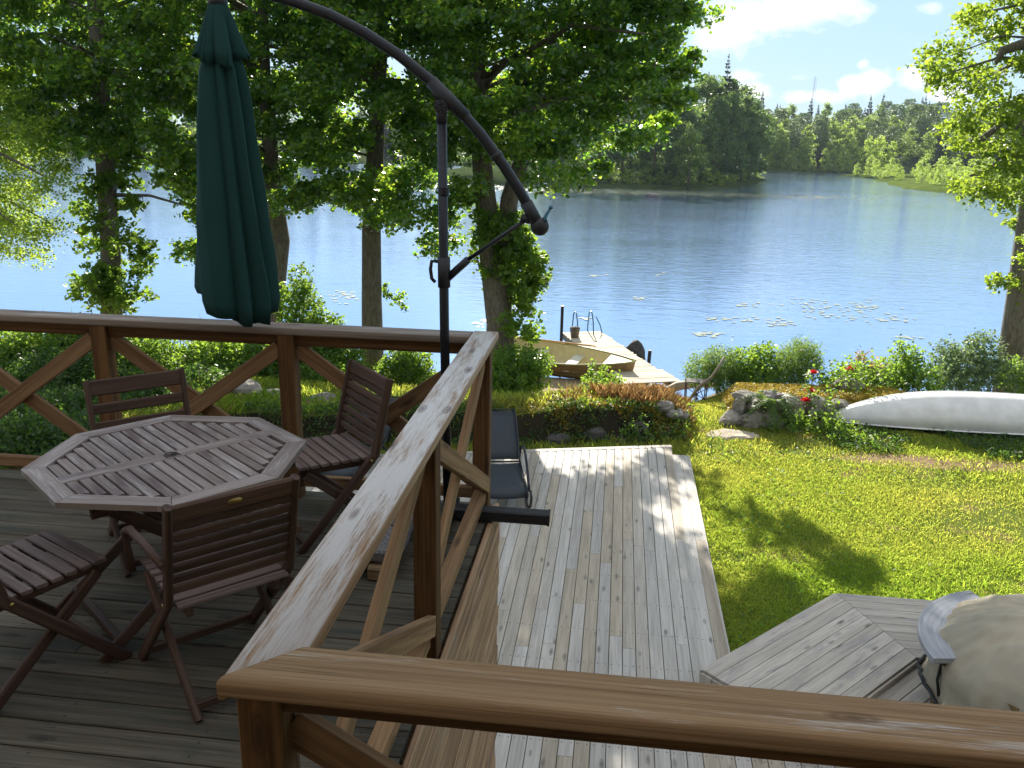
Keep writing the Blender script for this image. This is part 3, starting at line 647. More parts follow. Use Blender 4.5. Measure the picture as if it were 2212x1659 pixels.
for s_ in (-1, 1):
    for k in range(6): a = R_(60*k); m.tube([jt+V3((0, s_*.036, 0)), jt+V3((.03*math.cos(a), s_*.036, .03*math.sin(a)))], .005, 5)
up_('joint', M_blackp, m)
hb = at(1166, 489, UY); m = MB(); m.sphere(hb, .050, 10, (1, .9, 1)); m.tube([hb+V3((-.05, 0, .03)), hb+V3((-.10, 0, .045))], .022, 8); up_('winch', M_blackp, m)
ck = at(1190, 448, UY-.02); m = MB(); m.tube([hb+V3((.03, -.02, .03)), hb*.5+ck*.5, ck], [.012, .009, .008], 8); m.sphere(ck, .012, 6); up_('crank_handle', M_bluemet, m)
s0, s1 = at(1143, 470, UY), at(1012, 560, UY); sl_ = at(968, 600, UY)
m = MB(); m.tube([s0, s1], .0115, 8); m.tube([s1, sl_], .021, 8); up_('strut', M_black, m)
m = MB(); m.tube([(-.936, UY, 1.385), (-.937, UY, 1.55)], .035, 14); up_('slide_sleeve', M_blackp, m)
m = MB(); m.tube([(-.97, UY, 1.525), (-1.005, UY, 1.525), (-1.012, UY, 1.48), (-1.005, UY, 1.43), (-.985, UY, 1.41)], .010, 8); up_('grip', M_blackp, m)
# hanging rod + closed canopy
ca = at(470, 0, UY); cb_ = at(508, 660, UY)
m = MB(); m.tube([arm[-1], ca], .020, 10); m.lathe([(.022, .06), (.026, .05), (.042, .02), (.05, .0), (.05, -.02), (.03, -.035)], ca, 16); up_('hub', M_blackp, m)
def canopy(prof, axis0, axis1, nf, amp, n=192, seed=0, hem=None):
    r = np.random.default_rng(seed); ph = r.uniform(0, 6.28, nf); vs = []; gs = []
    for i, (t_, R, tw) in enumerate(prof):
        c = axis0+(axis1-axis0)*t_
        for k in range(n):
            a = 2*math.pi*k/n; a_w = (a+.30*math.sin(a+ph[1])+.16*math.sin(2*a+ph[2])+.05*math.sin(5*t_+3*a)) % (2*math.pi); b = (a_w*nf/(2*math.pi)) % 1.0; fi = int(a_w*nf/(2*math.pi)) % nf
            fold = abs(2*((b+.28*math.sin(ph[fi]))%1.0)-1)            # sharp valleys between ribs
            f = 1-amp*tw*(1-fold**.7)*(1+.35*math.sin(ph[fi]*2))+.03*tw*math.sin(3*a+ph[0])
            q = R*f*(1+.012*tw*math.sin(23*t_+4*a+ph[0])+.010*tw*math.sin(11*a-9*t_)); aa = a+.30*tw*t_*math.sin(ph[fi])*.35+.55*t_
            dz = hem(a, b)*(max(0, (i-len(prof)+4)/3.0)**1.5 if hem and len(prof) > 8 else float(i == len(prof)-1)) if hem else 0
            vs.append((c[0]+q*math.cos(aa), c[1]+q*math.sin(aa)*.9, c[2]+dz)); gs.append((a, t_, R))
    fs = [(i*n+k, (i+1)*n+k, (i+1)*n+(k+1) % n, i*n+(k+1) % n) for i in range(len(prof)-1) for k in range(n)]
    return vs, fs, gs
m = MB(); v_, f_, g_ = canopy([(.0, .040, 0), (.02, .055, .2), (.06, .082, .5), (.11, .115, .8), (.155, .145, 1), (.175, .158, 1.1)], ca, cb_, 7, .5, seed=3, hem=lambda a, b: -.03*abs(2*b-1)+.03*math.sin(a*2+1))
m.add(v_, f_, g_, .5, True); o = up_('vent_flap', M_canvas, m)
m = MB(); v_, f_, g_ = canopy([(.145, .055, .6), (.165, .085, .9), (.185, .112, 1), (.21, .130, 1), (.235, .138, 1)]+[(.26+.0365*i, .143+.107*(i/19)**.9, 1) for i in range(20)]+[(.985, .236, 1)], ca, cb_, 7, .50, seed=8, hem=lambda a, b: -.025*abs(2*b-1)-.085*math.cos(a+1.25)+.02*math.sin(2*a))
m.add(v_, f_, g_, .5, True); o = up_('canopy', M_canvas, m)
for ob in um.children:
    if ob.name.startswith(('canopy', 'vent')): s_ = ob.modifiers.new('thick', 'SOLIDIFY'); s_.thickness = .004
m = MB(); m.tube([ca, cb_+V3((0, 0, -.02))], .014, 8); up_('canopy_rod', M_blackp, m)
m = MB(); m.beam((-1.50, UY+.02, .045), (-.32, UY+.02, .045), .085, .07, ch=.008); m.beam((-.915, UY-.55, .04), (-.915, UY+.17, .04), .085, .06, ch=.008)
m.beam((-.325, UY+.02, .045), (-.312, UY+.02, .045), .088, .074, ch=.004); up_('cross_base', M_blackp, m)
slb = [(-1.22, 4.36), (-1.24, 4.02), (-.95+.0, 4.22)]
for k, (x, y) in enumerate(((-1.21, 4.40), (-1.20, 4.06))):
    m = MB(); m.box((x, y, .115+.0*k), .33, .31, .07, ch=.012)
    o = m.build('paving_slab', M_slab); tag(o, ('grey paving slab weighing down the parasol foot next to its pole', 'grey paving slab nearest the viewer beside the parasol foot')[k], 'slab', 'paving slabs on the parasol foot')
for k, (x, y) in enumerate(((-1.31, 3.95), (-1.12, 3.97))):
    m = MB(); m.box((x, y, .04), .105, .22, .075, ch=.01); tag(m.build('brick', M_tubwood), ('reddish brick under the paving slab, the one nearer the chair', 'reddish brick under the paving slab, the one nearer the railing')[k], 'brick', 'bricks beside the parasol foot')

# ------------------------------------------------------------------ sun loungers on the lower deck
def lounger(label, org, ang):
    t = thing('sun_lounger', label, 'sun lounger', (org[0], org[1], ZL), 'black sun loungers on the lower deck', ang); t.scale = (.94, .94, .92)
    m = MB()      # local: y along, foot end at y=0, head end positive
    for s_ in (-1, 1): m.tube([(s_*.30, -.02, .20), (s_*.30, .06, .285), (s_*.30, .5, .30), (s_*.30, 1.12, .31), (s_*.30, 1.30, .43), (s_*.29, 1.62, .69), (s_*.285, 1.92, .86), (s_*.24, 1.97, .88)], .014, 8)
    m.tube([(-.29, 1.97, .88), (.29, 1.97, .88)], .014, 8); m.tube([(-.30, 1.13, .31), (.30, 1.13, .31)], .013, 8); m.build('frame', M_black, t)
    m = MB(); vs = []; pr = [(0, .20), (.06, .285), (.3, .285), (.6, .28), (.9, .285), (1.10, .30)]
    for y, z in pr:
        for x in (-.29, -.15, 0, .15, .29): vs.append((x, y, z-(.02*(1-(x/.29)**2))))
    m.add(vs, [(i*5+j, i*5+j+1, i*5+6+j, i*5+5+j) for i in range(len(pr)-1) for j in range(4)], None, .5, True); o = m.build('seat_fabric', M_sling, t); o.modifiers.new('s', 'SOLIDIFY').thickness = .004
    m = MB(); vs = []; pr = [(1.17, .33), (1.30, .43), (1.46, .56), (1.62, .685), (1.78, .78), (1.94, .865)]
    for y, z in pr:
        for x in (-.285, -.15, 0, .15, .285): vs.append((x, y+.012*(1-(x/.29)**2), z))
    m.add(vs, [(i*5+j, i*5+j+1, i*5+6+j, i*5+5+j) for i in range(len(pr)-1) for j in range(4)], None, .5, True); o = m.build('back_fabric', M_sling, t); o.modifiers.new('s', 'SOLIDIFY').thickness = .004
    for s_ in (-1, 1):
        m = MB(); m.tube([(s_*.335, .12, .26), (s_*.345, .45, .42), (s_*.35, .80, .53), (s_*.35, 1.10, .575), (s_*.345, 1.28, .53), (s_*.33, 1.36, .42), (s_*.31, 1.30, .31)], .019, 8, flat=.5); m.build('armrest', M_black, t)
        m = MB(); m.tube([(s_*.31, .10, .27), (s_*.345, .0, .30), (s_*.35, -.06, .22), (s_*.34, -.05, .08), (s_*.33, .06, .012), (s_*.32, .3, .012)], .018, 8); m.build('leg', M_black, t)
        m = MB(); m.tube([(s_*.31, 1.12, .30), (s_*.325, 1.28, .15), (s_*.33, 1.35, .012), (s_*.33, .3, .012)], .015, 8); m.build('runner', M_black, t)
    return t
lounger('black mesh sun lounger on the lower deck beside the railing corner post', (-1.29, 10.55), R_(12))
lounger('black mesh sun lounger half hidden behind the side-on folding chair', (-3.75, 10.9), R_(-8))

# ------------------------------------------------------------------ canoe (keel up)
def hull_sections(L, B, D, n=28, k=13, tip=.10, rock=.10, fine=.62):
    """rows of (x, y, z) with keel up; gunwale at z=0"""
    rows = []
    for i in range(n+1):
        s_ = -1+2*i/n; a = max(0.0, 1-abs(s_)**2.3)**fine; b = B/2*a
        d = D*(.13+.87*max(0, 1-abs(s_)**2.6)**.8); zg = rock*abs(s_)**3*0
        row = []
        for j in range(k):
            q = math.pi*j/(k-1); c, sn = math.cos(q), math.sin(q)
            row.append((s_*L/2, b*math.copysign(abs(c)**.75, c), d*abs(sn)**.72+rock*abs(s_)**5*.0))
        rows.append(row)
    return rows
cn = thing('canoe', 'white upturned canoe lying on the grass at the right edge', 'canoe', (6.75, 15.78, -2.70), rz=R_(-1.5)); cn.rotation_euler = (R_(-7), R_(-1.0), R_(-2.0))
rows = hull_sections(5.4, 1.0, .64); k = len(rows[0]); m = MB()
vs = [p for r in rows for p in r]; fs = [(i*k+j, i*k+j+1, (i+1)*k+j+1, (i+1)*k+j) for i in range(len(rows)-1) for j in range(k-1)]
m.add(vs, fs, None, .5, True); o = m.build('hull', M_white, cn); o.modifiers.new('s', 'SOLIDIFY').thickness = .012
for s_ in (0, k-1):
    m = MB(); m.tube([r[s_] for r in rows], .014, 6); m.build('gunwale', M_white, cn)
m = MB(); m.box((-2.68, 0, .02), .10, .05, .12, ch=.01); m.build('end_block', M_white, cn)
m = MB(); m.tube([r[k//2] for r in rows], .010, 6); m.build('keel_strip', M_white, cn)
for q in (-1.3, 1.3):
    m = MB(); m.beam((q, -.42, .0), (q, .42, .0), .05, .04); m.build('thwart', M_oar, cn)

# ------------------------------------------------------------------ rowing boat on the beach
bt = thing('rowing_boat', 'cream rowing boat with brown clinker hull drawn up beside the jetty', 'boat', (.60, 21.95, -4.03)); ax = nrm((-.955, .295, 0)); bt.rotation_euler = (R_(-7), R_(-2), math.atan2(ax[1], ax[0]))
LB = 4.3; nb_ = 26
def bsec(t):     # t 0 bow .. 1 stern ; returns half beam, gunwale z, keel z, flare
    hb_ = .78*(math.sin(min(1, t/.62)*math.pi/2))**.72*(1-.16*max(0, (t-.62)/.38)**1.6); zg = .50+.20*(1-t)**2.2+.03*t; zk = .05+.30*max(0, 1-t/.16)**2
    return max(.012, hb_), zg, zk
def hullpts(inset, z0=0.0, kk=11):
    rows = []
    for i in range(nb_+1):
        t = i/nb_; hb_, zg, zk = bsec(t); hb_ = max(.006, hb_-inset); zk += z0; row = []
        for j in range(kk):
            q = -1+2*j/(kk-1); f = abs(q)
            row.append((t*LB+ (.10*(1-f)*(1-t)**6 if inset == 0 else .05), hb_*math.copysign(f**.42, q), zk+(zg-zk)*(f**2.1)))
        rows.append(row)
    return rows
def skin(rows, mt, name, par, flip=False):
    k = len(rows[0]); m = MB(); vs = [p for r in rows for p in r]
    fs = [(i*k+j, i*k+j+1, (i+1)*k+j+1, (i+1)*k+j) for i in range(len(rows)-1) for j in range(k-1)]
    fs.append(tuple((len(rows)-1)*k+j for j in range(k)))
    m.add(vs, fs, None, .5, True); return m.build(name, mt, par)
skin(hullpts(0), M_boat_out, 'hull', bt); skin(hullpts(.035, .05), M_boat_in, 'inner_lining', bt)
for s_ in (-1, 1):
    m = MB(); m.tube([(i/nb_*LB, s_*bsec(i/nb_)[0], bsec(i/nb_)[1]) for i in range(nb_+1)], .026, 8); m.build('gunwale', M_gunwale, bt)
    for lv in (.35, .55, .75):
        m = MB(); m.tube([(i/nb_*LB, s_*(bsec(i/nb_)[0]*lv**.2+.004), bsec(i/nb_)[2]+(bsec(i/nb_)[1]-bsec(i/nb_)[2])*lv) for i in range(1, nb_+1)], .008, 5); m.build('strake', M_boat_out, bt)
m = MB(); vs = []
for i in range(0, 6):
    t = i/5*.17; hb_, zg, zk = bsec(t); vs += [(t*LB+.03, -hb_+.02, zg-.01), (t*LB+.03, hb_-.02, zg-.01)]
m.add(vs, [(2*i, 2*i+1, 2*i+3, 2*i+2) for i in range(5)], None, .5); m.build('foredeck', M_boat_in, bt)
for t, wd_, z in ((.40, .27, .37), (.64, .27, .35), (.93, .45, .35)):
    hb_ = bsec(t)[0]-.06; m = MB(); m.box((t*LB, 0, z), wd_, 2*hb_, .03, ch=.01); m.build('thwart', M_boat_seat, bt)
m = MB(); q = [(LB+.005, (-1+2*j/10)*bsec(1)[0]*.98, 0) for j in range(11)]
def oar(name, label, p, q):
    m = MB(); p, q = V3(p), V3(q); d = nrm(q-p); L = np.linalg.norm(q-p)
    m.tube([p, p+d*.12, p+d*.14, p+d*(L-.6)], [.016, .016, .024, .021], 8); m.tube([p+d*(L-.62), p+d*(L-.45), p+d*(L-.05), q], [.02, .05, .062, .05], 8, flat=.3)
    tag(m.build(name, M_oar), label, 'oar', 'oars in the rowing boat')
bw = Matrix.Translation(bt.location) @ bt.rotation_euler.to_matrix().to_4x4()
def bl(x, y, z): return tuple(bw @ Vector((x, y, z)))
oar('oar', 'wooden oar lying along the far gunwale of the boat', bl(1.35, -.80, .62), bl(4.0, -.66, .58))
oar('oar', 'wooden oar lying inside the boat nearer the viewer', bl(2.0, .52, .40), bl(4.1, .42, .52))

# ------------------------------------------------------------------ jetty
jt_ = thing('jetty', 'weathered plank jetty running out into the lake', 'jetty', (.9, 21.5, -3.65)); jinv = Matrix.Translation(jt_.location).inverted()
J0, J1 = V3((1.02, 20.9, -3.62)), V3((-1.02, 26.3, -3.62)); jd = nrm(J1-J0); jx = V3((jd[1], -jd[0], 0)); JL = np.linalg.norm(J1-J0)
m = MB(); s_ = .06
while s_ < JL:
    hw = .62+.10*(s_ < 1.2)+RND.uniform(-.02, .02); c = J0+jd*s_+V3((0, 0, RND.uniform(-.006, .006)))
    m.beam(c-jx*hw, c+jx*(hw+.04*RND.random()), .118, .03, ch=.004); s_ += .128
def jp(name, mt, mb): o = mb.build(name, mt, jt_); o.matrix_parent_inverse = jinv; return o
jp('planks', M_jetty, m)
for q in (-.55, .55):
    m = MB(); m.beam(J0+jx*q-V3((0, 0, .10)), J1+jx*q-V3((0, 0, .10)), .09, .16); jp('beam', M_log, m)
for s_ in (1.8, 3.6, 5.5):
    for q in (-.5, .5):
        c = J0+jd*s_+jx*q; m = MB(); m.tube([c-V3((0, 0, 1.3)), c-V3((0, 0, .05))], .06, 10); jp('support_post', M_log, m)
def jpos(s_, q, z=0): return J0+jd*s_+jx*q+V3((0, 0, z))
p = at(1212, 742, 24.75); m = MB(); m.tube([(p[0], p[1], -4.9), (p[0], p[1], -2.55)], .045, 12); m.tube([(p[0], p[1], -2.56), (p[0], p[1], -2.53)], .05, 12)
tag(m.build('mooring_post', M_blackp), 'tall thin dark mooring post at the left side of the jetty', 'post')
p = jpos(2.1, .72); m = MB(); m.tube([(p[0], p[1], -4.9), (p[0]+.05, p[1], -3.33)], .05, 10); tag(m.build('mooring_post', M_blackp), 'short dark mooring post at the right side of the jetty', 'post')
ld = thing('bathing_ladder', 'blue tubular bathing ladder at the far end of the jetty', 'ladder', tuple(jpos(JL-.1, .05)))
li = Matrix.Translation(ld.location).inverted()
for q in (-.22, .28):
    m = MB(); b0, b1 = jpos(JL-.45, q), jpos(JL+.12, q)
    m.tube([b0, b0*.85+b1*.15+V3((0, 0, .40)), b0*.6+b1*.4+V3((0, 0, .63)), b0*.4+b1*.6+V3((0, 0, .66)), b0*.15+b1*.85+V3((0, 0, .60)), b1+V3((0, 0, .2)), b1-V3((0, 0, 1.0))], .019, 8)
    o = m.build('handrail', M_bluemet, ld); o.matrix_parent_inverse = li
m = MB()
for z in (-.3, -.6, -.9): m.beam(jpos(JL+.12, -.22, z), jpos(JL+.12, .28, z), .05, .03)
o = m.build('rung', M_bluemet, ld); o.matrix_parent_inverse = li
b0 = jpos(JL-.25, .62); m = MB(); m.tube([b0, b0+V3((-.06, .05, .22)), b0+V3((-.20, .1, .48))], .016, 8); tag(m.build('iron_rod', M_bluemet), 'thin leaning dark rod at the right corner of the jetty end', 'rod')
b0 = jpos(JL-.75, -.42); bk_ = thing('bucket', 'small grey metal bucket standing on the jetty', 'bucket', tuple(b0))
m = MB(); m.lathe([(.001, .015), (.105, .015), (.115, .03), (.155, .30), (.163, .305), (.15, .295), (.11, .05), (.001, .045)], n=20); m.build('pail', M_bucket, bk_)
m = MB(); m.tube([(.16*math.cos(a), .16*math.sin(a)*.6+.05, .30+.02*math.sin(a)) for a in np.linspace(0, math.pi, 9)], .006, 6); m.build('handle', M_bucket, bk_)

# ------------------------------------------------------------------ rocks and walls
def rock(m, c, r, sc, seed, n=10, r_=None):
    rr_ = np.random.default_rng(seed); A = rr_.normal(size=(6, 3)); F = rr_.uniform(1.2, 3.2, 6); Ph = rr_.uniform(0, 6.28, 6); Pl = rr_.normal(size=(7, 3)); Pl /= np.linalg.norm(Pl, axis=1)[:, None]; Dp = rr_.uniform(.62, .9, 7)
    vs = []
    for i in range(n+1):
        for k in range(2*n):
            a, b = math.pi*i/n, math.pi*k/n; d = V3((math.sin(a)*math.cos(b), math.sin(a)*math.sin(b), -math.cos(a)))
            q = 1+sum(.06*math.sin(F[j]*(A[j]@d)*2+Ph[j]) for j in range(6)); 
            for pl, dp in zip(Pl, Dp):
                t = pl@d
                if t > .01: q = min(q, dp/t*1.05)
            vs.append(V3(c)+d*q*r*V3(sc))
    fs = [(i*2*n+k, i*2*n+(k+1) % (2*n), (i+1)*2*n+(k+1) % (2*n), (i+1)*2*n+k) for i in range(n) for k in range(2*n)]
    m.add(vs, fs, None, r_, False)
def G(x, y): return float(gz(x, y))
sw = thing('stone_wall', 'end of a dry stone wall of grey boulders beside the path', 'wall', (2.4, 15.6, -2.75)); swi = Matrix.Translation(sw.location).inverted()
for k, (x, y, z, r, sc) in enumerate(((2.18, 15.35, -2.70, .24, (1, 1, .9)), (2.55, 15.3, -2.70, .24, (1.1, .8, .9)), (2.92, 15.4, -2.68, .23, (1, 1, .9)), (2.34, 15.5, -2.50, .20, (.7, .9, 1.2)), (2.62, 15.5, -2.48, .20, (1, .9, .9)), (2.50, 15.72, -2.34, .20, (1.3, .9, .6)), (2.98, 15.65, -2.38, .24, (1, 1, .8)), (3.3, 15.85, -2.55, .28, (1.2, .9, .8)), (3.75, 15.95, -2.55, .30, (1.2, .9, .8)), (4.2, 16.1, -2.6, .28, (1, 1, .8)))):
    m = MB(); rock(m, (x, y, z), r, sc, 20+k); o = m.build('stone', M_stone, sw); o.matrix_parent_inverse = swi
sb = thing('stone_bank', 'low mossy stone bank behind the lower deck', 'wall', (-1, 14.3, -2.7)); sbi = Matrix.Translation(sb.location).inverted()
for k in range(9):
    x = -5.2+k*.72+RND.uniform(-.1, .1); yy = 14.72+.2*x-RND.uniform(.45, .75); z = G(x, yy)-RND.uniform(.0, .08); r = RND.uniform(.12, .22)
    m = MB(); rock(m, (x, yy, z), r, (1.2, .9, .75), 60+k, 8); o = m.build('stone', M_darkstone, sb); o.matrix_parent_inverse = sbi
for k, (x, yy) in enumerate(((-1.75, 15.6), (-1.05, 15.75), (-.35, 15.7), (-.1, 15.5), (.95, 14.55), (1.2, 14.75), (1.1, 14.5))):
    m = MB(); rock(m, (x, yy, G(x, yy)+.06), (.3, .24, .2, .22, .15, .17, .14)[k], (1.2, .9, .7), 95+k, 8); o = m.build('stone', M_stone if k > 3 else M_darkstone, sb); o.matrix_parent_inverse = sbi
def lone_rock(x, y, r, sc, seed, mt, label, dz=0.05):
    m = MB(); rock(m, (0, 0, 0), r, sc, seed); tag(m.build('boulder', mt, origin=(0, 0, 0)), label, 'boulder').location = (x, y, dz)
lone_rock(.62, 24.5, .36, (1, .9, 1.15), 7, M_darkstone, 'dark rounded boulder in the water right of the jetty', -3.85)
lone_rock(3.4, 98.5, .65, (1.3, 1, .6), 9, M_stone, 'small grey rock island in the lake before the peninsula', ZW+.1)
lone_rock(2.15, 14.72, .40, (1.2, .75, .16), 13, M_slab2, 'flat pale stepping stone at the foot of the stone wall', G(2.1, 14.75)+.0)
lone_rock(4.6, 16.95, .22, (1.3, .8, .8), 15, M_stone, 'small grey stone on top of the yellow sedum bed', G(4.6, 16.95)+.1)
for k, (x, y, r) in enumerate(((-7.15, 15.6, .33), (-6.2, 15.0, .27), (-5.3, 14.8, .30))):
    lone_rock(x, y, r, (1.3, 1, .75), 30+k, M_stone, ('mossy boulder below the terrace, the leftmost of three', 'mossy boulder below the terrace, the middle of three', 'mossy boulder below the terrace, the rightmost of three')[k], G(x, y)+.1)
p = (1.95, 15.2); m = MB(); m.beam((1.93, 14.95, G(*p)-.1), (1.93, 14.95, G(*p)+.28), .03, .03); tag(m.build('iron_stake', M_rust), 'short rusty stake standing in the path gap', 'stake')
# small rusty table with driftwood
rt = thing('rusty_side_table', 'small rusty iron table with pale top beside the path', 'table', (1.72, 17.3, G(1.72, 17.3))); 
m = MB(); m.box((-.10, 0, .46), .20, .30, .02); m.box((.11, 0, .46), .20, .30, .02); m.build('top', M_slab, rt)
for x in (-.2, .2):
    for y in (-.15, .15): m = MB(); m.tube([(x, y, -.1), (x, y, .45)], .012, 6); m.build('leg', M_rust, rt)
m = MB(); m.tube([(-.2, -.15, .1), (.2, -.15, .35)], .008, 6); m.tube([(-.2, -.15, .35), (.2, -.15, .1)], .008, 6); m.build('cross_brace', M_rust, rt)
m = MB(); m.tube([(1.55, 16.95, G(1.6, 17)+.05), (1.75, 16.98, -2.55), (1.98, 17.0, -2.35), (2.12, 17.02, -2.1), (2.2, 17.05, -1.93)], [.03, .032, .028, .024, .02], 8, jit=.3); tag(m.build('driftwood', M_log), 'crooked driftwood branch leaning by the rusty table', 'driftwood')
m = MB(); m.tube([(1.15, 20.3, -3.75), (1.6, 20.5, -3.55), (2.1, 20.4, -3.42), (2.4, 20.0, -3.35)], [.08, .11, .10, .06], 8, jit=.25); tag(m.build('log', M_log), 'dark fallen log at the landward end of the jetty', 'log')
# far radio mast
m = MB(); mx_, my_ = 88.0, 450.0
for q in range(3): a = R_(120*q); m.tube([(mx_+.5*math.cos(a), my_+.5*math.sin(a), -2), (mx_+.6+.5*math.cos(a), my_+.5*math.sin(a), 31.0)], .05, 5)
for z in np.arange(-2, 31, 1.2):
    for q in range(3): a, b = R_(120*q), R_(120*q+120); m.tube([(mx_+.5*math.cos(a), my_+.5*math.sin(a), z), (mx_+.5*math.cos(b), my_+.5*math.sin(b), z+1.1)], .025, 4)
tag(m.build('radio_mast', M_lattice), 'thin lattice radio mast rising above the far forest', 'mast')

# ------------------------------------------------------------------ near trees
def in_poly(px, py, poly):
    inside = np.zeros(len(px), bool); j = len(poly)-1
    for i in range(len(poly)):
        xi, yi = poly[i]; xj, yj = poly[j]
        c = ((yi > py) != (yj > py)) & (px < (xj-xi)*(py-yi)/(yj-yi+1e-9)+xi); inside ^= c; j = i
    return inside
def clumps(poly, Y0, Y1, n, rng):
    P = np.array(poly, float); out = []
    lo, hi = P.min(0), P.max(0)
    while len(out) < n:
        q = rng.uniform(lo, hi, (400, 2)); ok = in_poly(q[:, 0], q[:, 1], poly)
        for (x, y) in q[ok]: out.append(at(x, y, rng.uniform(Y0, Y1)))
    return np.array(out[:n])
def clump_leaves(cen, rad, per, rng, flat=.6, droop=.25):
    """twigs inside each clump, leaves strung along the twigs"""
    out = []
    for c, r in zip(cen, rad):
        nt_ = max(3, int(per/9)); d = rng.normal(size=(nt_, 3)); d /= np.linalg.norm(d, axis=1)[:, None]
        s_ = c+d*(rng.random((nt_, 1))**.5)*r*.7*np.array([1, 1, flat]); dr = d*np.array([1, 1, .4])-np.array([0, 0, droop])
        L = rng.uniform(.3, .6, (nt_, 1, 1))*r; t = rng.random((nt_, 9, 1))
        out.append((s_[:, None]+dr[:, None]*t*L+rng.normal(size=(nt_, 9, 3))*.05).reshape(-1, 3))
    return np.concatenate(out)
def tree(name, label, trunk, rads, cen, mats, rng, per=110, leaf=.075, rad=(.45, .8), limbs=80, group=None, sprouts=None, up=.3, stems=None):
    t = thing(name, label, 'tree', tuple(trunk[0]), group); inv = Matrix.Translation(t.location).inverted()
    m = MB(); m.tube(trunk, rads, 14, jit=.10)
    for st, sr in (stems or []): m.tube(st, sr, 10, jit=.10)
    tp = np.array(trunk); idx = rng.choice(len(cen), min(limbs, len(cen)), replace=False)
    for i in idx:
        c = cen[i]; below = [p for p in _sub(tp) if p[2] < c[2]+.4]
        if not below: continue
        b = min(below, key=lambda p: np.linalg.norm((p-c)*V3((1, 1, .6)))); mid = (b+c)/2+V3((0, 0, .12*np.linalg.norm(c-b)))+rng.normal(size=3)*.12
        d = np.linalg.norm(c-b); r0 = min(.10, .012+.018*d)*rng.uniform(.5, 1.1); m.tube([b, b*.45+mid*.55, mid, mid*.4+c*.6, c], [r0, r0*.8, r0*.6, r0*.4, .008], 6, jit=.15)
    o = m.build('trunk', M_bark, t); o.matrix_parent_inverse = inv
    vis = cen[:, 2] < 6.2
    pts = []; szs = []
    for sel, pr_, ls in ((vis, per, leaf), (~vis, per*.34, leaf*1.7)):
        if sel.sum() == 0: continue
        q = clump_leaves(cen[sel], rng.uniform(rad[0], rad[1], sel.sum()), pr_, rng); pts.append(q); szs.append(np.full(len(q), ls))
    o = leaves('crown', np.concatenate(pts), np.concatenate(szs), mats, t, rng, up=up); o.matrix_parent_inverse = inv
    if sprouts is not None:
        o = leaves('trunk_sprouts', sprouts, leaf*1.05, M_bush, t, rng, up=.3); o.matrix_parent_inverse = inv
    return t
def _sub(tp, n=10):
    return [tp[i]+(tp[i+1]-tp[i])*k/n for i in range(len(tp)-1) for k in range(n)]
def sprout(poly, Y0, Y1, n, rng, r=.28, per=130): return clump_leaves(clumps(poly, Y0, Y1, n, rng), rng.uniform(r*.7, r*1.3, n), per, rng, flat=.9, droop=.1)
GR = 'alder trees along the shore'
rA = np.random.default_rng(101)
b = (-12.2, 19.3); z0 = G(*b)-.2
tree('alder_tree', 'tall alder with leafy trunk sprouts, leftmost big trunk behind the terrace railing', [(b[0], b[1], z0), tuple(at(240, 560, 19.2)), tuple(at(228, 360, 19.2)), tuple(at(215, 150, 19.1)), tuple(at(200, -100, 19)), tuple(at(190, -420, 19))], [.27, .225, .205, .18, .15, .05],
     np.concatenate([clumps([(-90, -420), (330, -420), (400, -100), (430, 200), (420, 330), (340, 350), (215, 325), (120, 320), (60, 250), (-90, 230)], 17.2, 22, 290, rA), clumps([(330, 330), (480, 330), (470, 520), (420, 560), (380, 480), (345, 420)], 18, 20, 9, rA)]), M_alder, rA, per=470, leaf=.10, rad=(.28, .74),
     sprouts=sprout([(190, 360), (270, 350), (300, 450), (330, 560), (310, 640), (240, 670), (170, 640), (140, 560), (170, 450)], 18.6, 19.8, 58, rA), group=GR)
rB = np.random.default_rng(102); b = (-8.75, 20.6); z0 = G(*b)-.2
tree('alder_tree', 'alder with a leaning knobbly trunk hidden behind the closed parasol', [(b[0], b[1], z0), tuple(at(600, 620, 20.5)), tuple(at(606, 520, 20.5)), tuple(at(590, 400, 20.5)), tuple(at(570, 150, 20.5)), tuple(at(560, -420, 20.5))], [.24, .185, .22, .18, .15, .05],
     clumps([(330, -420), (700, -420), (730, 150), (700, 400), (650, 450), (610, 440), (560, 430), (440, 470), (400, 520), (365, 480), (372, 380), (330, 280)], 18.5, 23, 250, rB), M_alder, rB, per=470, leaf=.10, rad=(.28, .74), group=GR)
rC = np.random.default_rng(103); b = (-6.05, 20.9); z0 = G(*b)-.2
tree('alder_tree', 'straight grey-barked alder with bare lower trunk standing between parasol and its pole', [(b[0], b[1], z0), tuple(at(803, 650, 20.9)), tuple(at(802, 500, 20.9)), tuple(at(812, 300, 20.9)), tuple(at(822, 80, 20.9)), tuple(at(830, -450, 20.9))], [.29, .245, .23, .20, .17, .05],
     clumps([(640, -520), (1000, -520), (1010, 200), (990, 330), (930, 360), (900, 440), (850, 470), (800, 470), (745, 480), (715, 420), (690, 200)], 18.3, 23, 280, rC), M_alder, rC, per=470, leaf=.10, rad=(.28, .74),
     sprouts=sprout([(830, 620), (885, 635), (880, 665), (845, 690)], 20.7, 21.0, 5, rC, .2, 40), group=GR)
rD = np.random.default_rng(104); b = (-2.65, 20.2); z0 = G(*b)-.2
def thin(c, x0, keep, rng): return c[(c[:, 0] < x0) | (rng.random(len(c)) < keep)]
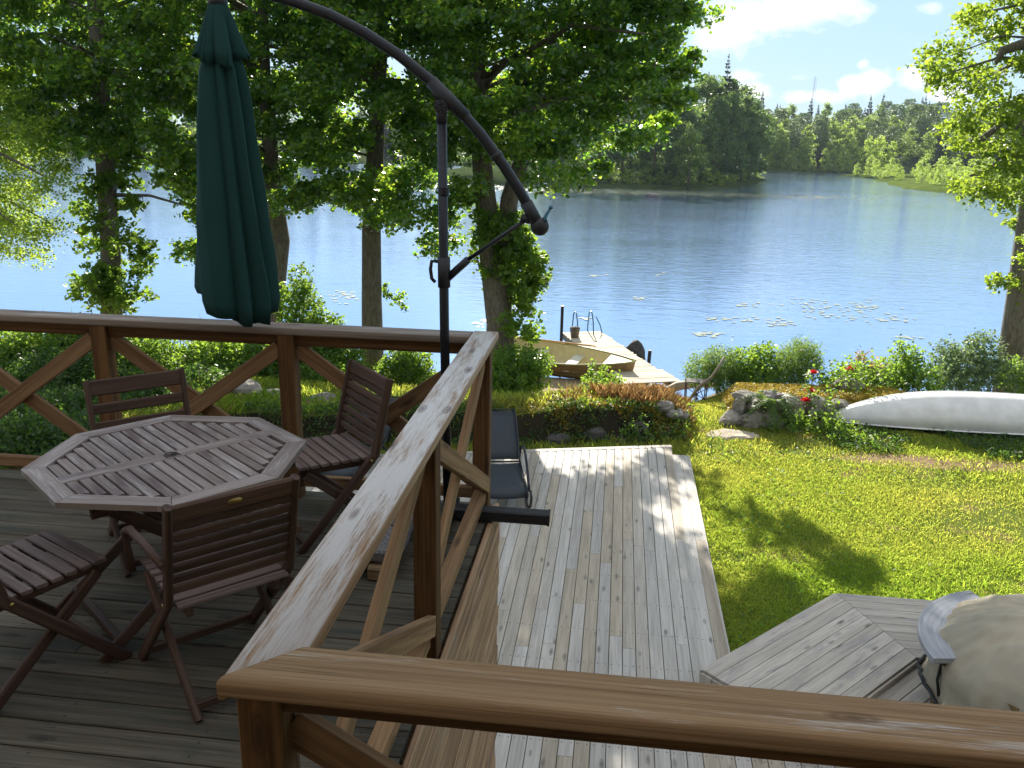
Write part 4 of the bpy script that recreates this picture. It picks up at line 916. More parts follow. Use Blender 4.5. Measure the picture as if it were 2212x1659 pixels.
tree('alder_tree', 'big two-stemmed alder with ivy-like leaves round its trunk, spreading over the boat', [(b[0], b[1], z0), tuple(at(1080, 700, 20.2)), tuple(at(1058, 520, 20.2)), tuple(at(1040, 340, 20.2)), tuple(at(1030, 100, 20.2)), tuple(at(1040, -480, 20.2))], [.42, .33, .27, .22, .18, .05],
     np.concatenate([thin(clumps([(930, -900), (1420, -950), (1520, -300), (1520, 0), (1515, 100), (1490, 190), (1450, 255), (1400, 320), (1320, 370), (1220, 395), (1130, 350), (1060, 320), (1000, 320), (930, 200)], 17.6, 22.5, 600, rD), -.3, .82, rD),
                     clumps([(985, 380), (1040, 390), (1010, 500), (960, 540), (920, 520), (860, 490), (880, 430)], 19, 21, 8, rD)]), M_alder, rD, per=470, leaf=.10, rad=(.28, .74),
     sprouts=sprout([(1040, 440), (1110, 470), (1165, 540), (1180, 600), (1150, 680), (1150, 740), (1085, 745), (1085, 640), (1045, 600), (1020, 540)], 19.5, 20.6, 78, rD), group=GR,
     stems=[([tuple(at(1082, 690, 20.2)), tuple(at(1085, 560, 20.2)), tuple(at(1100, 430, 20.2)), tuple(at(1125, 350, 20.2)), tuple(at(1150, 230, 20.2)), tuple(at(1200, 60, 20.3))], [.26, .22, .2, .18, .15, .08])])
rE = np.random.default_rng(105); b = (-18.5, 20.5); z0 = G(*b)-.2
tree('willow_tree', 'pale green small-leaved tree drooping over the water at the left edge', [(b[0], b[1], z0), (-18.4, 20.2, -1.5), (-17.8, 19.9, .5), (-17.6, 19.8, 3), (-17.6, 19.8, 5.5)], [.25, .2, .17, .12, .04],
     clumps([(-140, 60), (40, 200), (85, 300), (150, 390), (140, 480), (110, 560), (60, 610), (20, 560), (-140, 600)], 17, 20.5, 75, rE), M_alder_lt, rE, per=480, leaf=.055, rad=(.4, .65), limbs=22)
rF = np.random.default_rng(106); b = (8.75, 19.6); z0 = G(*b)-.3
TF = tree('oak_tree', 'bright yellow-green oak at the right edge with long crooked branches', [(b[0], b[1], z0), tuple(at(2205, 640, 19.3)), tuple(at(2225, 480, 19)), tuple(at(2250, 300, 18.6)), tuple(at(2270, 60, 18.5)), (10.2, 18.5, 7.5)], [.32, .27, .25, .22, .17, .05],
     np.concatenate([clumps([(2090, 20), (2260, -60), (2330, 60), (2330, 420), (2200, 420), (2140, 330), (2060, 360), (2040, 300), (2090, 230), (2010, 170), (1990, 120), (2040, 70)], 16.6, 19.8, 105, rF), clumps([(2060, 380), (2180, 350), (2250, 420), (2160, 470), (2090, 465)], 17, 19, 10, rF),
                     clumps([(2185, 480), (2260, 470), (2260, 640), (2205, 640), (2190, 560)], 18, 19.5, 7, rF), clumps([(2155, 600), (2190, 600), (2190, 620), (2160, 622)], 18.8, 19.2, 2, rF), clumps([(2150, -420), (2500, -420), (2600, 200), (2300, 300), (2280, -60)], 16.5, 20.5, 60, rF)]), M_oak, rF, per=200, leaf=.075, rad=(.24, .42), limbs=60, up=.2,
     stems=[([tuple(at(2250, 300, 18.6)), tuple(at(2180, 350, 18.2)), tuple(at(2130, 370, 18)), tuple(at(2095, 380, 18))], [.15, .11, .07, .02]), ([tuple(at(2260, 120, 18.5)), tuple(at(2212, 95, 18.2)), tuple(at(2165, 110, 18)), tuple(at(2150, 140, 18))], [.14, .11, .08, .03]), ([tuple(at(2240, 330, 18.6)), tuple(at(2190, 250, 18.3)), tuple(at(2120, 300, 18)), tuple(at(2060, 310, 17.8))], [.12, .1, .06, .02])])

# ------------------------------------------------------------------ bushes, ferns, roses
def bush(name, label, cat, blobs, mt, rng, per=900, leaf=.06, group=None, stems=7, up=.2, shape=LEAF6, droop=.0, asp=1.0):
    c0 = np.mean([bb[0] for bb in blobs], 0); zb_ = G(c0[0], c0[1]); t = thing(name, label, cat, (c0[0], c0[1], zb_), group); inv = Matrix.Translation(t.location).inverted()
    pts = []
    m = MB()
    for c, r in blobs:
        c = V3(c); r = V3(r) if np.ndim(r) else V3((r, r, r)); nn = max(4, int(per*(2.4 if group else 2.0)*r[0]*r[1]*r[2]/.07/9)); d = rng.normal(size=(nn, 3)); d /= np.linalg.norm(d, axis=1)[:, None]
        s_ = c+d*(rng.random((nn, 1))**.42)*r*.92; dr = d*.6+np.array([0, 0, .35-droop]); t_ = rng.random((nn, 9, 1)); pts.append((s_[:, None]+dr[:, None]*t_*.22+rng.normal(size=(nn, 9, 3))*.03).reshape(-1, 3))
        for k in range(stems):
            e = c+V3(rng.normal(size=3))*r*.4; b_ = V3((c[0]+rng.normal()*.08, c[1]+rng.normal()*.08, G(c[0], c[1])-.05)); m.tube([b_, (b_+e)/2+rng.normal(size=3)*.05, e], [.012, .009, .004], 5)
    o = leaves('foliage', np.concatenate(pts), leaf, mt, t, rng, up=up, shape=shape, asp=asp); o.matrix_parent_inverse = inv
    o = m.build('stem', M_bark, t); o.matrix_parent_inverse = inv; return t
rb = np.random.default_rng(201)
def B(x, y, Y, r): return (at(x, y, Y), r)
bush('shore_bush', 'large bush behind the left end of the railing, below the pale green tree', 'bush', [B(10, 800, 16.5, (1.1, .8, .6)), B(60, 760, 16.8, (.8, .7, .5)), B(-20, 880, 16.2, (1.1, .9, .7))], M_bush, rb, 1000)
bush('shore_bush', 'dark bush with sunlit top behind the back of the far chair', 'bush', [B(200, 800, 17, (1.1, .8, .6)), B(140, 860, 16.5, (1.0, .8, .7)), B(250, 880, 16.2, (1, .8, .6)), B(170, 730, 17.5, (.6, .5, .4))], M_bush, rb, 1000)
bush('shore_bush', 'bright bush between two railing posts to the left of the parasol', 'bush', [B(330, 780, 17.5, (.8, .7, .5)), B(370, 820, 17, (.6, .6, .45)), B(300, 740, 18, (.4, .4, .35))], M_bush, rb, 1000)
bush('shore_bush', 'broad bush under the closed parasol with tall shoots on its right', 'bush', [B(470, 780, 18, (.9, .8, .55)), B(560, 790, 18, (1.0, .8, .6)), B(660, 760, 18.4, (.9, .7, .7)), B(640, 660, 18.6, (.6, .5, .5)), B(700, 720, 18.5, (.5, .5, .4)), B(520, 830, 17.5, (1.1, .7, .5)), B(680, 830, 17.8, (.9, .7, .5)), B(650, 610, 18.7, (.25, .25, .35))], M_bush, rb, 950)
bush('shore_bush', 'small round bright bush at the foot of the straight alder', 'bush', [B(880, 785, 19.8, (.6, .5, .5)), B(860, 815, 19.5, (.6, .5, .4)), B(905, 815, 19.5, (.45, .4, .35))], M_bush, rb, 1000)
bush('shore_bush', 'dense shrub at the foot of the two-stemmed alder', 'bush', [B(1110, 800, 19.2, (.7, .6, .5)), B(1085, 835, 18.6, (.7, .5, .4)), B(1150, 815, 19.2, (.4, .4, .4)), B(1165, 790, 19.6, (.3, .3, .3))], M_bush, rb, 1100)
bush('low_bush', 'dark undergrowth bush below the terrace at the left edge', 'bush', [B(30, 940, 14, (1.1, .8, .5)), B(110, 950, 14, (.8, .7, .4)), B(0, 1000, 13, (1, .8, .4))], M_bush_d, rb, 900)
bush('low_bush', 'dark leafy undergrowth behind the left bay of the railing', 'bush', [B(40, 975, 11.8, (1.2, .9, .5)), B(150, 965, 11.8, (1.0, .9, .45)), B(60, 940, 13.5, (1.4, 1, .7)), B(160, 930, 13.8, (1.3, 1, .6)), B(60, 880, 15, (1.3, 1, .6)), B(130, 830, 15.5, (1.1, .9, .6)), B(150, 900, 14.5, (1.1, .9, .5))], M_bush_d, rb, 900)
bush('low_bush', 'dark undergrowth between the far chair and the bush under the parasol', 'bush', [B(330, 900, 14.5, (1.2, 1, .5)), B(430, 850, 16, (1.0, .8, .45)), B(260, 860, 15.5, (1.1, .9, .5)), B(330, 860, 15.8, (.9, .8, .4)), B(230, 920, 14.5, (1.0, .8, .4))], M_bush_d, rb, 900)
bush('shore_bush', 'leafy bush between the parasol bush and the straight alder', 'bush', [B(740, 770, 19, (.5, .5, .5)), B(760, 820, 18.5, (.6, .5, .4)), B(715, 790, 18.8, (.5, .5, .5))], M_bush, rb, 900)
bush('young_shrub', 'bright young shrub in front of the rowing boat bow', 'bush', [B(1290, 825, 19.5, (.32, .3, .35)), B(1315, 840, 19, (.3, .3, .25)), B(1275, 845, 19, (.25, .25, .2))], M_bush, rb, 900)
SH = 'shrubs along the right shore'
bush('shore_shrub', 'feathery green shrub right of the jetty end, leftmost of the shore hedge', 'bush', [B(1515, 805, 18, (.35, .4, .35)), B(1560, 795, 18, (.45, .4, .4)), B(1590, 830, 17.8, (.5, .4, .35))], M_fern, rb, 2600, .055, SH, shape=LEAF4, asp=.5)
bush('shore_shrub', 'broad-leaved shrub behind the boulders of the stone wall end', 'bush', [B(1610, 800, 18, (.4, .4, .4)), B(1650, 790, 18.2, (.35, .4, .4)), B(1640, 835, 17.6, (.5, .4, .35))], M_bush, rb, 1000, .06, SH)
bush('shore_shrub', 'rounded tall feathery shrub left of the red roses', 'bush', [B(1720, 790, 18, (.48, .45, .42)), B(1735, 775, 18.2, (.38, .4, .36)), B(1700, 825, 17.8, (.4, .4, .35))], M_fern, rb, 2600, .055, SH, shape=LEAF4, asp=.4)
bush('shore_shrub', 'light green shrub behind the yellow sedum bed', 'bush', [B(1860, 820, 17.8, (.5, .4, .35)), B(1810, 830, 17.6, (.4, .4, .3)), B(1890, 835, 17.5, (.45, .4, .25))], M_bush, rb, 1000, .05, SH)
bush('shore_shrub', 'upright bright shrub behind the canoe tip', 'bush', [B(1960, 800, 18, (.35, .35, .4)), B(1950, 770, 18.2, (.2, .2, .3)), B(1985, 825, 17.6, (.45, .4, .3)), B(1925, 815, 17.8, (.35, .35, .3))], M_bush, rb, 1000, .055, SH)
bush('shore_shrub', 'tall grey-green shrub behind the canoe near the right trunk', 'bush', [B(2080, 790, 18.2, (.5, .45, .45)), B(2120, 770, 18.4, (.4, .4, .45)), B(2060, 825, 17.8, (.55, .4, .35)), B(2150, 815, 18, (.5, .4, .35)), B(2035, 780, 18.4, (.25, .25, .35))], M_grey_leaf, rb, 900, .05, SH)
bush('shore_shrub', 'low shrub at the foot of the right trunk', 'bush', [B(2195, 815, 18.3, (.5, .4, .35)), B(2230, 825, 18, (.5, .4, .3))], M_bush, rb, 900, .05, SH)
bush('reddish_shrub', 'shrub with pale reddish leaves right of the red roses', 'bush', [B(1860, 790, 17.6, (.18, .18, .2)), B(1885, 795, 17.6, (.15, .15, .18))], M_pale_leaf, rb, 1200, .055)
bush('low_bush', 'leafy undergrowth in front of the rose bush beside the canoe', 'bush', [B(1760, 920, 15.3, (.5, .35, .22)), B(1810, 945, 15, (.45, .35, .2)), B(1700, 930, 15.2, (.45, .35, .2)), B(1850, 970, 14.6, (.4, .3, .13))], M_bush, rb, 900, .05)
bush('low_bush', 'low leafy weeds at the far edge of the lower deck', 'bush', [B(1390, 930, 14.1, (.35, .2, .13)), B(1450, 925, 14.4, (.3, .25, .16)), B(1480, 900, 15, (.3, .3, .14)), B(1330, 945, 13.95, (.3, .15, .10))], M_bush, rb, 1100, .045)
# fern with arching fronds
def fern(label, p, n, L, rng, mt=M_fern):
    t = thing('fern', label, 'fern', p, 'ferns'); inv = Matrix.Translation(t.location).inverted(); q = []
    for k in range(n):
        a = rng.uniform(0, 6.28); el = rng.uniform(.5, 1.35); l = L*rng.uniform(.7, 1.1); d = V3((math.cos(a), math.sin(a), 0)); sd_ = V3((-d[1], d[0], 0)); pr_ = []
        for i in range(15):
            s_ = i/14*l; e_ = el-1.3*(i/14)**1.5*.8; pr_.append(V3(p)+d*s_*math.cos(el-.5*(i/14))+V3((0, 0, s_*math.sin(e_)*.95+.02)))
        for i in range(2, 15):
            w_ = .13*L*math.sin(math.pi*(.12+.86*i/15))+.006; tg = nrm(pr_[i]-pr_[i-1])
            for s2 in (-1, 1):
                b_ = pr_[i]; e = b_+(sd_*s2*.93+tg*.45)*w_-V3((0, 0, .02*L)); h_ = tg*.028*L; q += [b_-h_*.9, e-h_*.15, e+h_*.2, b_+h_]
    o = np_mesh('fronds', np.array(q), 4, rng.random(len(q)//4), mt, t); o.matrix_parent_inverse = inv
fr = np.random.default_rng(55)
fern('big fern growing on the boulders of the stone wall end', (2.88, 15.5, -2.50), 44, .75, fr)
fern('fern beside the shrub before the rowing boat bow', tuple(at(1340, 850, 18.6)-V3((0, 0, .2))), 24, .5, fr)
fern('fern on the shore left of the jetty end', tuple(at(1385, 835, 19.2)-V3((0, 0, .2))), 24, .6, fr)
fern('fern behind the railing between the far chair and the parasol', tuple(at(530, 860, 16.5)-V3((0, 0, .25))), 24, .6, fr)
fern('fern beside the mossy boulders behind the railing', tuple(at(590, 855, 16.8)-V3((0, 0, .25))), 24, .6, fr)
fern('fern under the dark bush left of the far chair', tuple(at(165, 940, 14.5)-V3((0, 0, .2))), 24, .6, fr)
# roses
rs = thing('rose_bush', 'tall rose bush with four dark red blooms by the sedum bed', 'rose bush', (3.6, 15.9, G(3.6, 15.9))); ri = Matrix.Translation(rs.location).inverted()
m = MB(); q = []; fl = [at(1757, 806, 16.3), at(1836, 798, 16.8), at(1749, 845, 15.9), at(1741, 866, 15.7)]
for k, f in enumerate(fl):
    b_ = V3((3.55+.1*k, 15.8, G(3.6, 15.9)-.05)); md = b_*.5+f*.5+rr.normal(size=3)*.08; m.tube([b_, md, f], [.010, .008, .006], 6)
    for s_ in rr.random(9): pt = b_*(1-s_)+f*s_+rr.normal(size=3)*.09; q.append(pt); q += [pt+rr.normal(size=3)*.05 for _ in range(9)]
    mm = MB()
    for j in range(18):
        a = j*2.4; r_ = .03+.085*(j/18); tl = (j/18); c = V3((math.cos(a), math.sin(a), 0)); u_ = V3((-c[1], c[0], 0)); up_v = V3((0, 0, 1))*(1-tl*.75)+c*tl*.8
        b0 = f+c*r_*.45; pw = .055+.03*tl; mm.add([b0-u_*pw*.5, b0+u_*pw*.5, b0+u_*pw*.6+up_v*.06, b0+up_v*.075+c*.01, b0-u_*pw*.6+up_v*.06], [(0, 1, 2, 3, 4)], None, None)
    o = mm.build('flower', M_petal, rs); o.matrix_parent_inverse = ri
o = m.build('stems', M_rust, rs); o.matrix_parent_inverse = ri
q = np.array(q+[at(1850, 815, 16.9)+rr.normal(size=3)*np.array([.3, .25, .2]) for _ in range(900)]+[at(1790, 880, 15.8)+rr.normal(size=3)*np.array([.14, .12, .25]) for _ in range(220)]); o = leaves('foliage', q, .06, M_bush, rs, rr); o.matrix_parent_inverse = ri

# ------------------------------------------------------------------ grass, sedum, moss, reeds (uncountable)
def blades(name, label, cat, xy, h, wdt, mt, rng, lean=.5, zf=gz, group=None):
    n = len(xy); z = zf(xy[:, 0], xy[:, 1]); a = rng.uniform(0, 6.28, n); d = np.stack([np.cos(a), np.sin(a), np.zeros(n)], 1); s_ = np.stack([-d[:, 1], d[:, 0], np.zeros(n)], 1)
    hh = h*rng.uniform(.45, 1.2, n); ww = wdt*rng.uniform(.6, 1.3, n); ln = lean*rng.uniform(.2, 1.2, n)*hh
    b_ = np.stack([xy[:, 0], xy[:, 1], z-.01], 1); mid = b_+d*(ln*.35)[:, None]; mid[:, 2] += hh*.6; tip = b_+d*ln[:, None]; tip[:, 2] += hh
    w1 = s_*(ww*.5)[:, None]; q = np.stack([b_-w1, b_+w1, mid+w1*.7, tip, mid-w1*.7], 1)
    rv = np.clip(rng.random(n)*.5+.28+.42*wob(xy[:, 0]*1.3+5, xy[:, 1]*1.3)+.25*wob(xy[:, 0]*.5, xy[:, 1]*.5+2), 0, 1)
    return tag(np_mesh(name, q, 5, rv, mt), label, cat, kind='stuff')
gr = np.random.default_rng(77)
def scatter(n, x0, x1, y0, y1, dens):
    x = gr.uniform(x0, x1, n); y = gr.uniform(y0, y1, n); k = gr.random(n) < dens(x, y); return np.stack([x[k], y[k]], 1)
def offdeck(x, y):
    on = (x < 1.31) & (y < np.where(x < 1.03, yfar(x)+.03, 13.15))
    s_ = (x-pb[0])*dab[0]+(y-pb[1])*dab[1]; t_ = (x-pb[0])*pp[0]+(y-pb[1])*pp[1]
    plat = ((t_ > -.03) & (x < 2.6) & (y < 8.6)) | ((x >= 2.3) & (y < 8.53) & (t_ > -.03))
    return ~(on | plat)
def patch(x, y): return .5+.5*np.tanh(2.2*wob(x*1.1+3, y*1.1-2)+.9)
xy = scatter(520000, .8, 9.5, 6.8, 17.2, lambda x, y: offdeck(x, y)*patch(x, y)*np.clip(1.25-(y-7)*.07, .35, 1)*(1-.85*np.exp(-((x-1.85)/.35)**2-((y-14.4)/.8)**2))*(1-.97*np.exp(-((x-5.4)/1.7)**4-((y-13.95-.12*np.sin(3*x))/.27)**2))*(1-.75*np.clip(wob(x*2.3+1, y*2.9+3)-.35, 0, 1)*2))
blades('grass', 'short sunlit yellow-green lawn grass', 'grass', xy, .048, .0085, M_grass, gr, .9)
xy = scatter(11000, 1.2, 9.5, 6.8, 17.2, lambda x, y: offdeck(x, y)*((wob(x*2.1+9, y*2.1) > .33)+.6*(x < 1.75)*(wob(x*3, y*3) > -.1)+.35*(np.abs(y-14.6) < .5)))
blades('tall_grass', 'taller grass tufts scattered over the lawn', 'grass', xy, .115, .011, M_grass, gr, .95)
xy = scatter(60000, -14, 1.6, 13.0, 21.0, lambda x, y: (y > yfar(x)+.1)*(1-.85*((14.75+.2*x-y > .30)&(14.75+.2*x-y < .9)&(x > -6)))*(.35+.65*(wob(x*1.5, y*1.5+4) > -.05))*(1-.9*np.exp(-((x+1.2)/1.3)**2-((y-20.5)/1.6)**2)))
blades('bank_grass', 'rough grass on the slope between the deck and the shore', 'grass', xy, .16, .016, M_grass, gr, .7)
xy = scatter(7000, -.9, 1.45, 14.3, 16.2, lambda x, y: (np.abs(y-15.15-.2*x) < .7)*np.clip((x+1.0)/1.4, 0, 1)*(wob(x*2.2, y*2.2) > -.3))
blades('dry_grass', 'dry orange-brown grass along the top of the stone bank', 'grass', xy, .26, .0055, M_grass_dry, gr, .6)
def carpet(name, label, xy, zoff, size, mt, up=.6):
    z = gz(xy[:, 0], xy[:, 1]); c = np.stack([xy[:, 0], xy[:, 1], z+gr.uniform(0, zoff, len(xy))], 1); return tag(leaves(name, c, size, mt, None, gr, up=up, shape=LEAF4), label, 'ground cover', kind='stuff')
xy = scatter(60000, 2.2, 6.2, 15.7, 17.5, lambda x, y: (np.abs(y-16.55-.1*(x-3)) < .62)*(wob(x*3, y*3) > -.55)); carpet('sedum', 'yellow-orange sedum carpet on the bed behind the canoe', xy, .07, .05, M_sedum)
xy = scatter(26000, -.9, 1.45, 14.0, 15.6, lambda x, y: (np.abs(y-14.65-.2*x) < .7)*(wob(x*3+1, y*3) > -.25)); carpet('sedum', 'yellow-orange sedum on the stone bank behind the deck', xy, .06, .045, M_sedum)
xy = scatter(42000, -9, -.4, 13.0, 16.6, lambda x, y: (np.abs(y-14.9-.2*x) < 1.25)*(y > yfar(x)+.15)*(wob(x*2+5, y*2) > -.2)); carpet('moss', 'yellow-green moss on the bank and stones', xy, .10, .05, M_moss)
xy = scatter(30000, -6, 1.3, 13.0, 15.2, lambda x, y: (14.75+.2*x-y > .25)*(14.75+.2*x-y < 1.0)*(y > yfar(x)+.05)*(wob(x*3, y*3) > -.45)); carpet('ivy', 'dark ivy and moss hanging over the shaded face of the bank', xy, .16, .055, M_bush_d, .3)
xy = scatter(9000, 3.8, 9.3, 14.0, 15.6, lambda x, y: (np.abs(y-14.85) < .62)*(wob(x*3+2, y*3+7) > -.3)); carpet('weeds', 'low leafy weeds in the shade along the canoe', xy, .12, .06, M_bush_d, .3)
xy = scatter(15000, 1.3, 9.0, 6.8, 14.5, lambda x, y: offdeck(x, y)*(wob(x*1.7+2, y*1.7+7) > .12)*(np.exp(-((x-1.7)/.6)**2)*.8+.25)); carpet('clover', 'dark broad-leaved weeds in the lawn beside the deck', xy, .07, .055, M_bush, .5)
xy = scatter(900, -19, -7, 20.5, 23.5, lambda x, y: np.ones_like(x)*(wob(x, y) > .1)); blades('reeds', 'thin green reeds in the shallow water behind the railing', 'reeds', xy, 1.1, .018, M_reed, gr, .18, zf=lambda x, y: np.full_like(x, ZW-.1))
# lily pads: a raft of floating leaves
lp = []
LP = [(1530, 722, 14, 60, 8), (1545, 690, 10, 60, 10), (1810, 675, 30, 110, 34), (1870, 665, 24, 90, 20), (1760, 655, 18, 80, 14), (1640, 690, 12, 80, 14), (1700, 700, 10, 70, 10), (1930, 690, 12, 70, 8), (1390, 645, 8, 30, 4), (1430, 592, 5, 40, 4), (1290, 596, 4, 20, 3), (1265, 688, 6, 14, 4), (1960, 730, 6, 40, 6), (1620, 660, 10, 60, 10), (740, 640, 18, 40, 24), (1050, 700, 10, 40, 16), (700, 690, 8, 40, 20)]
def wz(x, y): r = CAMM.T @ np.array([x-1106., y-829.5, FPX]); t = (ZW-HC)/r[2]; return np.array([r[0]*t, r[1]*t])
for (x, y, n, sx_, sy_) in LP:
    for k in range(int(n*1.5)): q = wz(x+gr.normal()*sx_*.42, y+gr.normal()*sy_*.38); lp.append((q[0], q[1], gr.uniform(.05, .12)))
for k in range(1500):
    q = (gr.normal(-2, 13), gr.normal(106, 2.6)); lp.append((q[0], q[1], gr.uniform(.2, .42)))
for k in range(420): lp.append((gr.normal(-24, 9), gr.normal(112, 6), gr.uniform(.2, .45)))
a = np.linspace(.25, 6.0, 9); v = []
for (x, y, r_) in lp:
    o_ = gr.uniform(0, 6.28); v += [(x+r_*math.cos(t+o_), y+r_*math.sin(t+o_), ZW+.012+.004*gr.random()) for t in a]
tag(np_mesh('lily_pads', np.array(v), 9, gr.random(len(lp)), M_lily), 'lily pads floating in loose rafts on the lake, sky glint painted into their pale colour', 'lily pads', kind='stuff')

# ------------------------------------------------------------------ far trees
def conifer_mesh(h, r, seed, spruce=True):
    rng = np.random.default_rng(seed); c = []; s_ = []
    n = int(150*h)
    for k in range(n):
        t = rng.random()**.8 if spruce else .35+.65*rng.random()
        z = h*t if not spruce else h*(.06+.94*t); rad = r*(1-t)**.85*(.55+.45*abs(math.sin(t*h*2.2))) + .12 if spruce else r*math.sqrt(max(0, 1-((t-.68)/.36)**2))*(.6+.4*rng.random())
        a = rng.uniform(0, 6.28); q = rad*rng.random()**.4; c.append((q*math.cos(a), q*math.sin(a), z-(.25*q if spruce else 0)))
    return np.array(c)
PROTO = {}
def far_proto(key, cen, size, mt, h, up, trunk_r=.12):
    rng = np.random.default_rng(hash(key) % 1000 if False else sum(map(ord, key)))
    t = bpy.data.objects.new('x', None)
    nv = rng.normal(size=(len(cen), 3)); nv[:, 2] = np.abs(nv[:, 2])+up; nv /= np.linalg.norm(nv, axis=1)[:, None]; x, y = frames(nv, rng); sz = size*rng.uniform(.6, 1.3, len(cen))
    p = cen[:, None]+sz[:, None, None]*.5*(LEAF4[None, :, 0, None]*x[:, None]+LEAF4[None, :, 1, None]*y[:, None])
    o = np_mesh('crown', p, 4, rng.random(len(cen)), mt); me = o.data; bpy.data.objects.remove(o)
    m = MB(); m.tube([(0, 0, -1), (0, 0, h*.5), (0, 0, h*.95)], [trunk_r*1.4, trunk_r, .02], 6); o = m.build('trunk', M_bark_far); mt_ = o.data; bpy.data.objects.remove(o); bpy.data.objects.remove(t)
    PROTO[key] = (me, mt_)
def blobby(h, w_, nb, per, seed, z0=.25):
    rng = np.random.default_rng(seed); out = []
    for k in range(nb):
        t = rng.random(); z = h*(z0+(1-z0)*t); rad = w_*math.sqrt(max(.05, 1-(2*t-.9)**2))*rng.uniform(.3, .9); a = rng.uniform(0, 6.28); c = V3((rad*math.cos(a), rad*math.sin(a), z*.93)); r = w_*rng.uniform(.16, .40)
        d = rng.normal(size=(per, 3)); d /= np.linalg.norm(d, axis=1)[:, None]; out.append(c+d*(rng.random((per, 1))**.4)*r*np.array([1, 1, .8]))
    return np.concatenate(out)
def spruce_quads(h, r, seed, dens=1.0, z0=.08):
    rng = np.random.default_rng(seed); q = []; n = int(h*2.8*dens)
    for i in range(n):
        t = (i+rng.random())/n; z = h*(z0+(1-z0)*t); L0 = r*(1-t)**.9*(1+.18*math.sin(i*2.1))+.10; nb2 = int(6+7*(1-t))
        for k in range(nb2):
            a = rng.uniform(0, 6.28); L = L0*rng.uniform(.65, 1.12); d = V3((math.cos(a), math.sin(a), -.35+.5*t)); sd_ = V3((-d[1], d[0], 0)); b_ = V3((0, 0, z))
            w_ = .22*L+.14; tipz = V3((0, 0, .10*L))
            q += [b_, b_+d*L*.55+sd_*w_-V3((0, 0, .06)), b_+d*L+tipz, b_+d*L*.55-sd_*w_-V3((0, 0, .06))]
            q += [b_+d*L*.15, b_+d*L*.5-V3((0, 0, .22+.28*L)), b_+d*L*.95, b_+d*L*.6+V3((0, 0, .05))]
    for a in range(3): c_, s2 = .09*math.cos(a*1.05), .09*math.sin(a*1.05); q += [V3((-c_, -s2, -.5)), V3((c_, s2, -.5)), V3((c_*.2, s2*.2, h)), V3((-c_*.2, -s2*.2, h))]
    return np.array(q)
def quad_proto(key, q, mt, h, tr):
    rng = np.random.default_rng(len(q)); o = np_mesh('crown', q, 4, rng.random(len(q)//4), mt); me = o.data; bpy.data.objects.remove(o)
    m = MB(); m.tube([(0, 0, -1), (0, 0, h*.5), (0, 0, h*.97)], [tr*1.4, tr, .02], 6); o = m.build('trunk', M_bark_far); mt_ = o.data; bpy.data.objects.remove(o); PROTO[key] = (me, mt_)
for k in range(3): quad_proto('spruce%d' % k, spruce_quads(14+k, 2.3+.3*k, 300+k), M_spruce, 14+k, .14)
for k in range(2): far_proto('pine%d' % k, conifer_mesh(13, 3.0, 310+k, False), .5, M_pine, 13, .5)
for k in range(3): far_proto('birch%d' % k, blobby(12, 2.7, 60, 42, 320+k), .44, M_birch, 12, .3)
for k in range(3): far_proto('shorebush%d' % k, blobby(6, 1.8, 38, 34, 330+k, .05), .32, M_farbush, 5, .3, .06)
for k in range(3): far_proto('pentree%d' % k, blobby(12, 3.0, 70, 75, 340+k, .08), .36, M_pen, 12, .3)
quad_proto('penspruce', spruce_quads(17.5, 2.0, 350, .75, .3), M_spruce, 17.5, .13)
def put(key, name, label, cat, x, y, z, s_, group, rng, full=False, sxy=1.0):
    me, tm = PROTO[key]
    if full:
        t = thing(name, label, cat, (x, y, z), group, rng.uniform(0, 6.28)); t.scale = (s_*sxy, s_*sxy, s_)
        for n_, mm in (('crown', me), ('trunk', tm)): o = bpy.data.objects.new(n_, mm); COL.objects.link(o); o.parent = t
        return t
    o = bpy.data.objects.new(name, me); COL.objects.link(o); o.location = (x, y, z); o.rotation_euler = (0, 0, rng.uniform(0, 6.28)); o.scale = (s_*sxy, s_*sxy, s_)
    return tag(o, label, cat, group)
fr_ = np.random.default_rng(900)
LAB = {'spruce': ('spruce_tree', 'dark pointed spruce in the far forest across the lake', 'spruces in the far forest'), 'pine': ('pine_tree', 'dark green pine in the far forest across the lake', 'pines in the far forest'), 'birch': ('birch_tree', 'light green broadleaf tree in the far forest across the lake', 'broadleaf trees in the far forest')}
for row, (dy, sc, nx_) in enumerate(((7, .80, 46), (14, .95, 46), (22, 1.02, 46), (32, 1.06, 44), (44, 1.06, 44), (60, 1.08, 44))):
    for k in range(nx_):
        x = 8+(150-8)*(k+fr_.uniform(.1, .9))/nx_; x = x*(1+dy*.002); y = float(shore_y(x))+dy+fr_.uniform(-5, 5)
        kind = fr_.choice(['spruce', 'pine', 'birch'], p=[(.10, .35, .55), (.15, .40, .45), (.2, .4, .4), (.35, .35, .3), (.55, .25, .2), (.75, .15, .1)][row]); idx = fr_.integers(0, 2 if kind == 'pine' else 3); nm, lb, gp = LAB[kind]
        put('%s%d' % (kind, idx), nm, lb, 'tree', x, y, float(farz(x, y))-.2, sc*fr_.uniform(.84, 1.05)*(.93+.07*math.sin(x*.11))*(.90 if kind == 'spruce' else 1.04), gp, fr_)
for k in range(70):   # land seen through the shore trees on the left
    x = -150+160*(k+fr_.random())/70; y = float(shore_y(x))+fr_.uniform(5, 22); kind = ('birch', 'spruce', 'pine')[k % 3]; nm, lb, gp = LAB[kind]
    put('%s%d' % (kind, k % 2), nm, lb, 'tree', x, y, float(farz(x, y))-.2, fr_.uniform(.7, 1.0), gp, fr_)
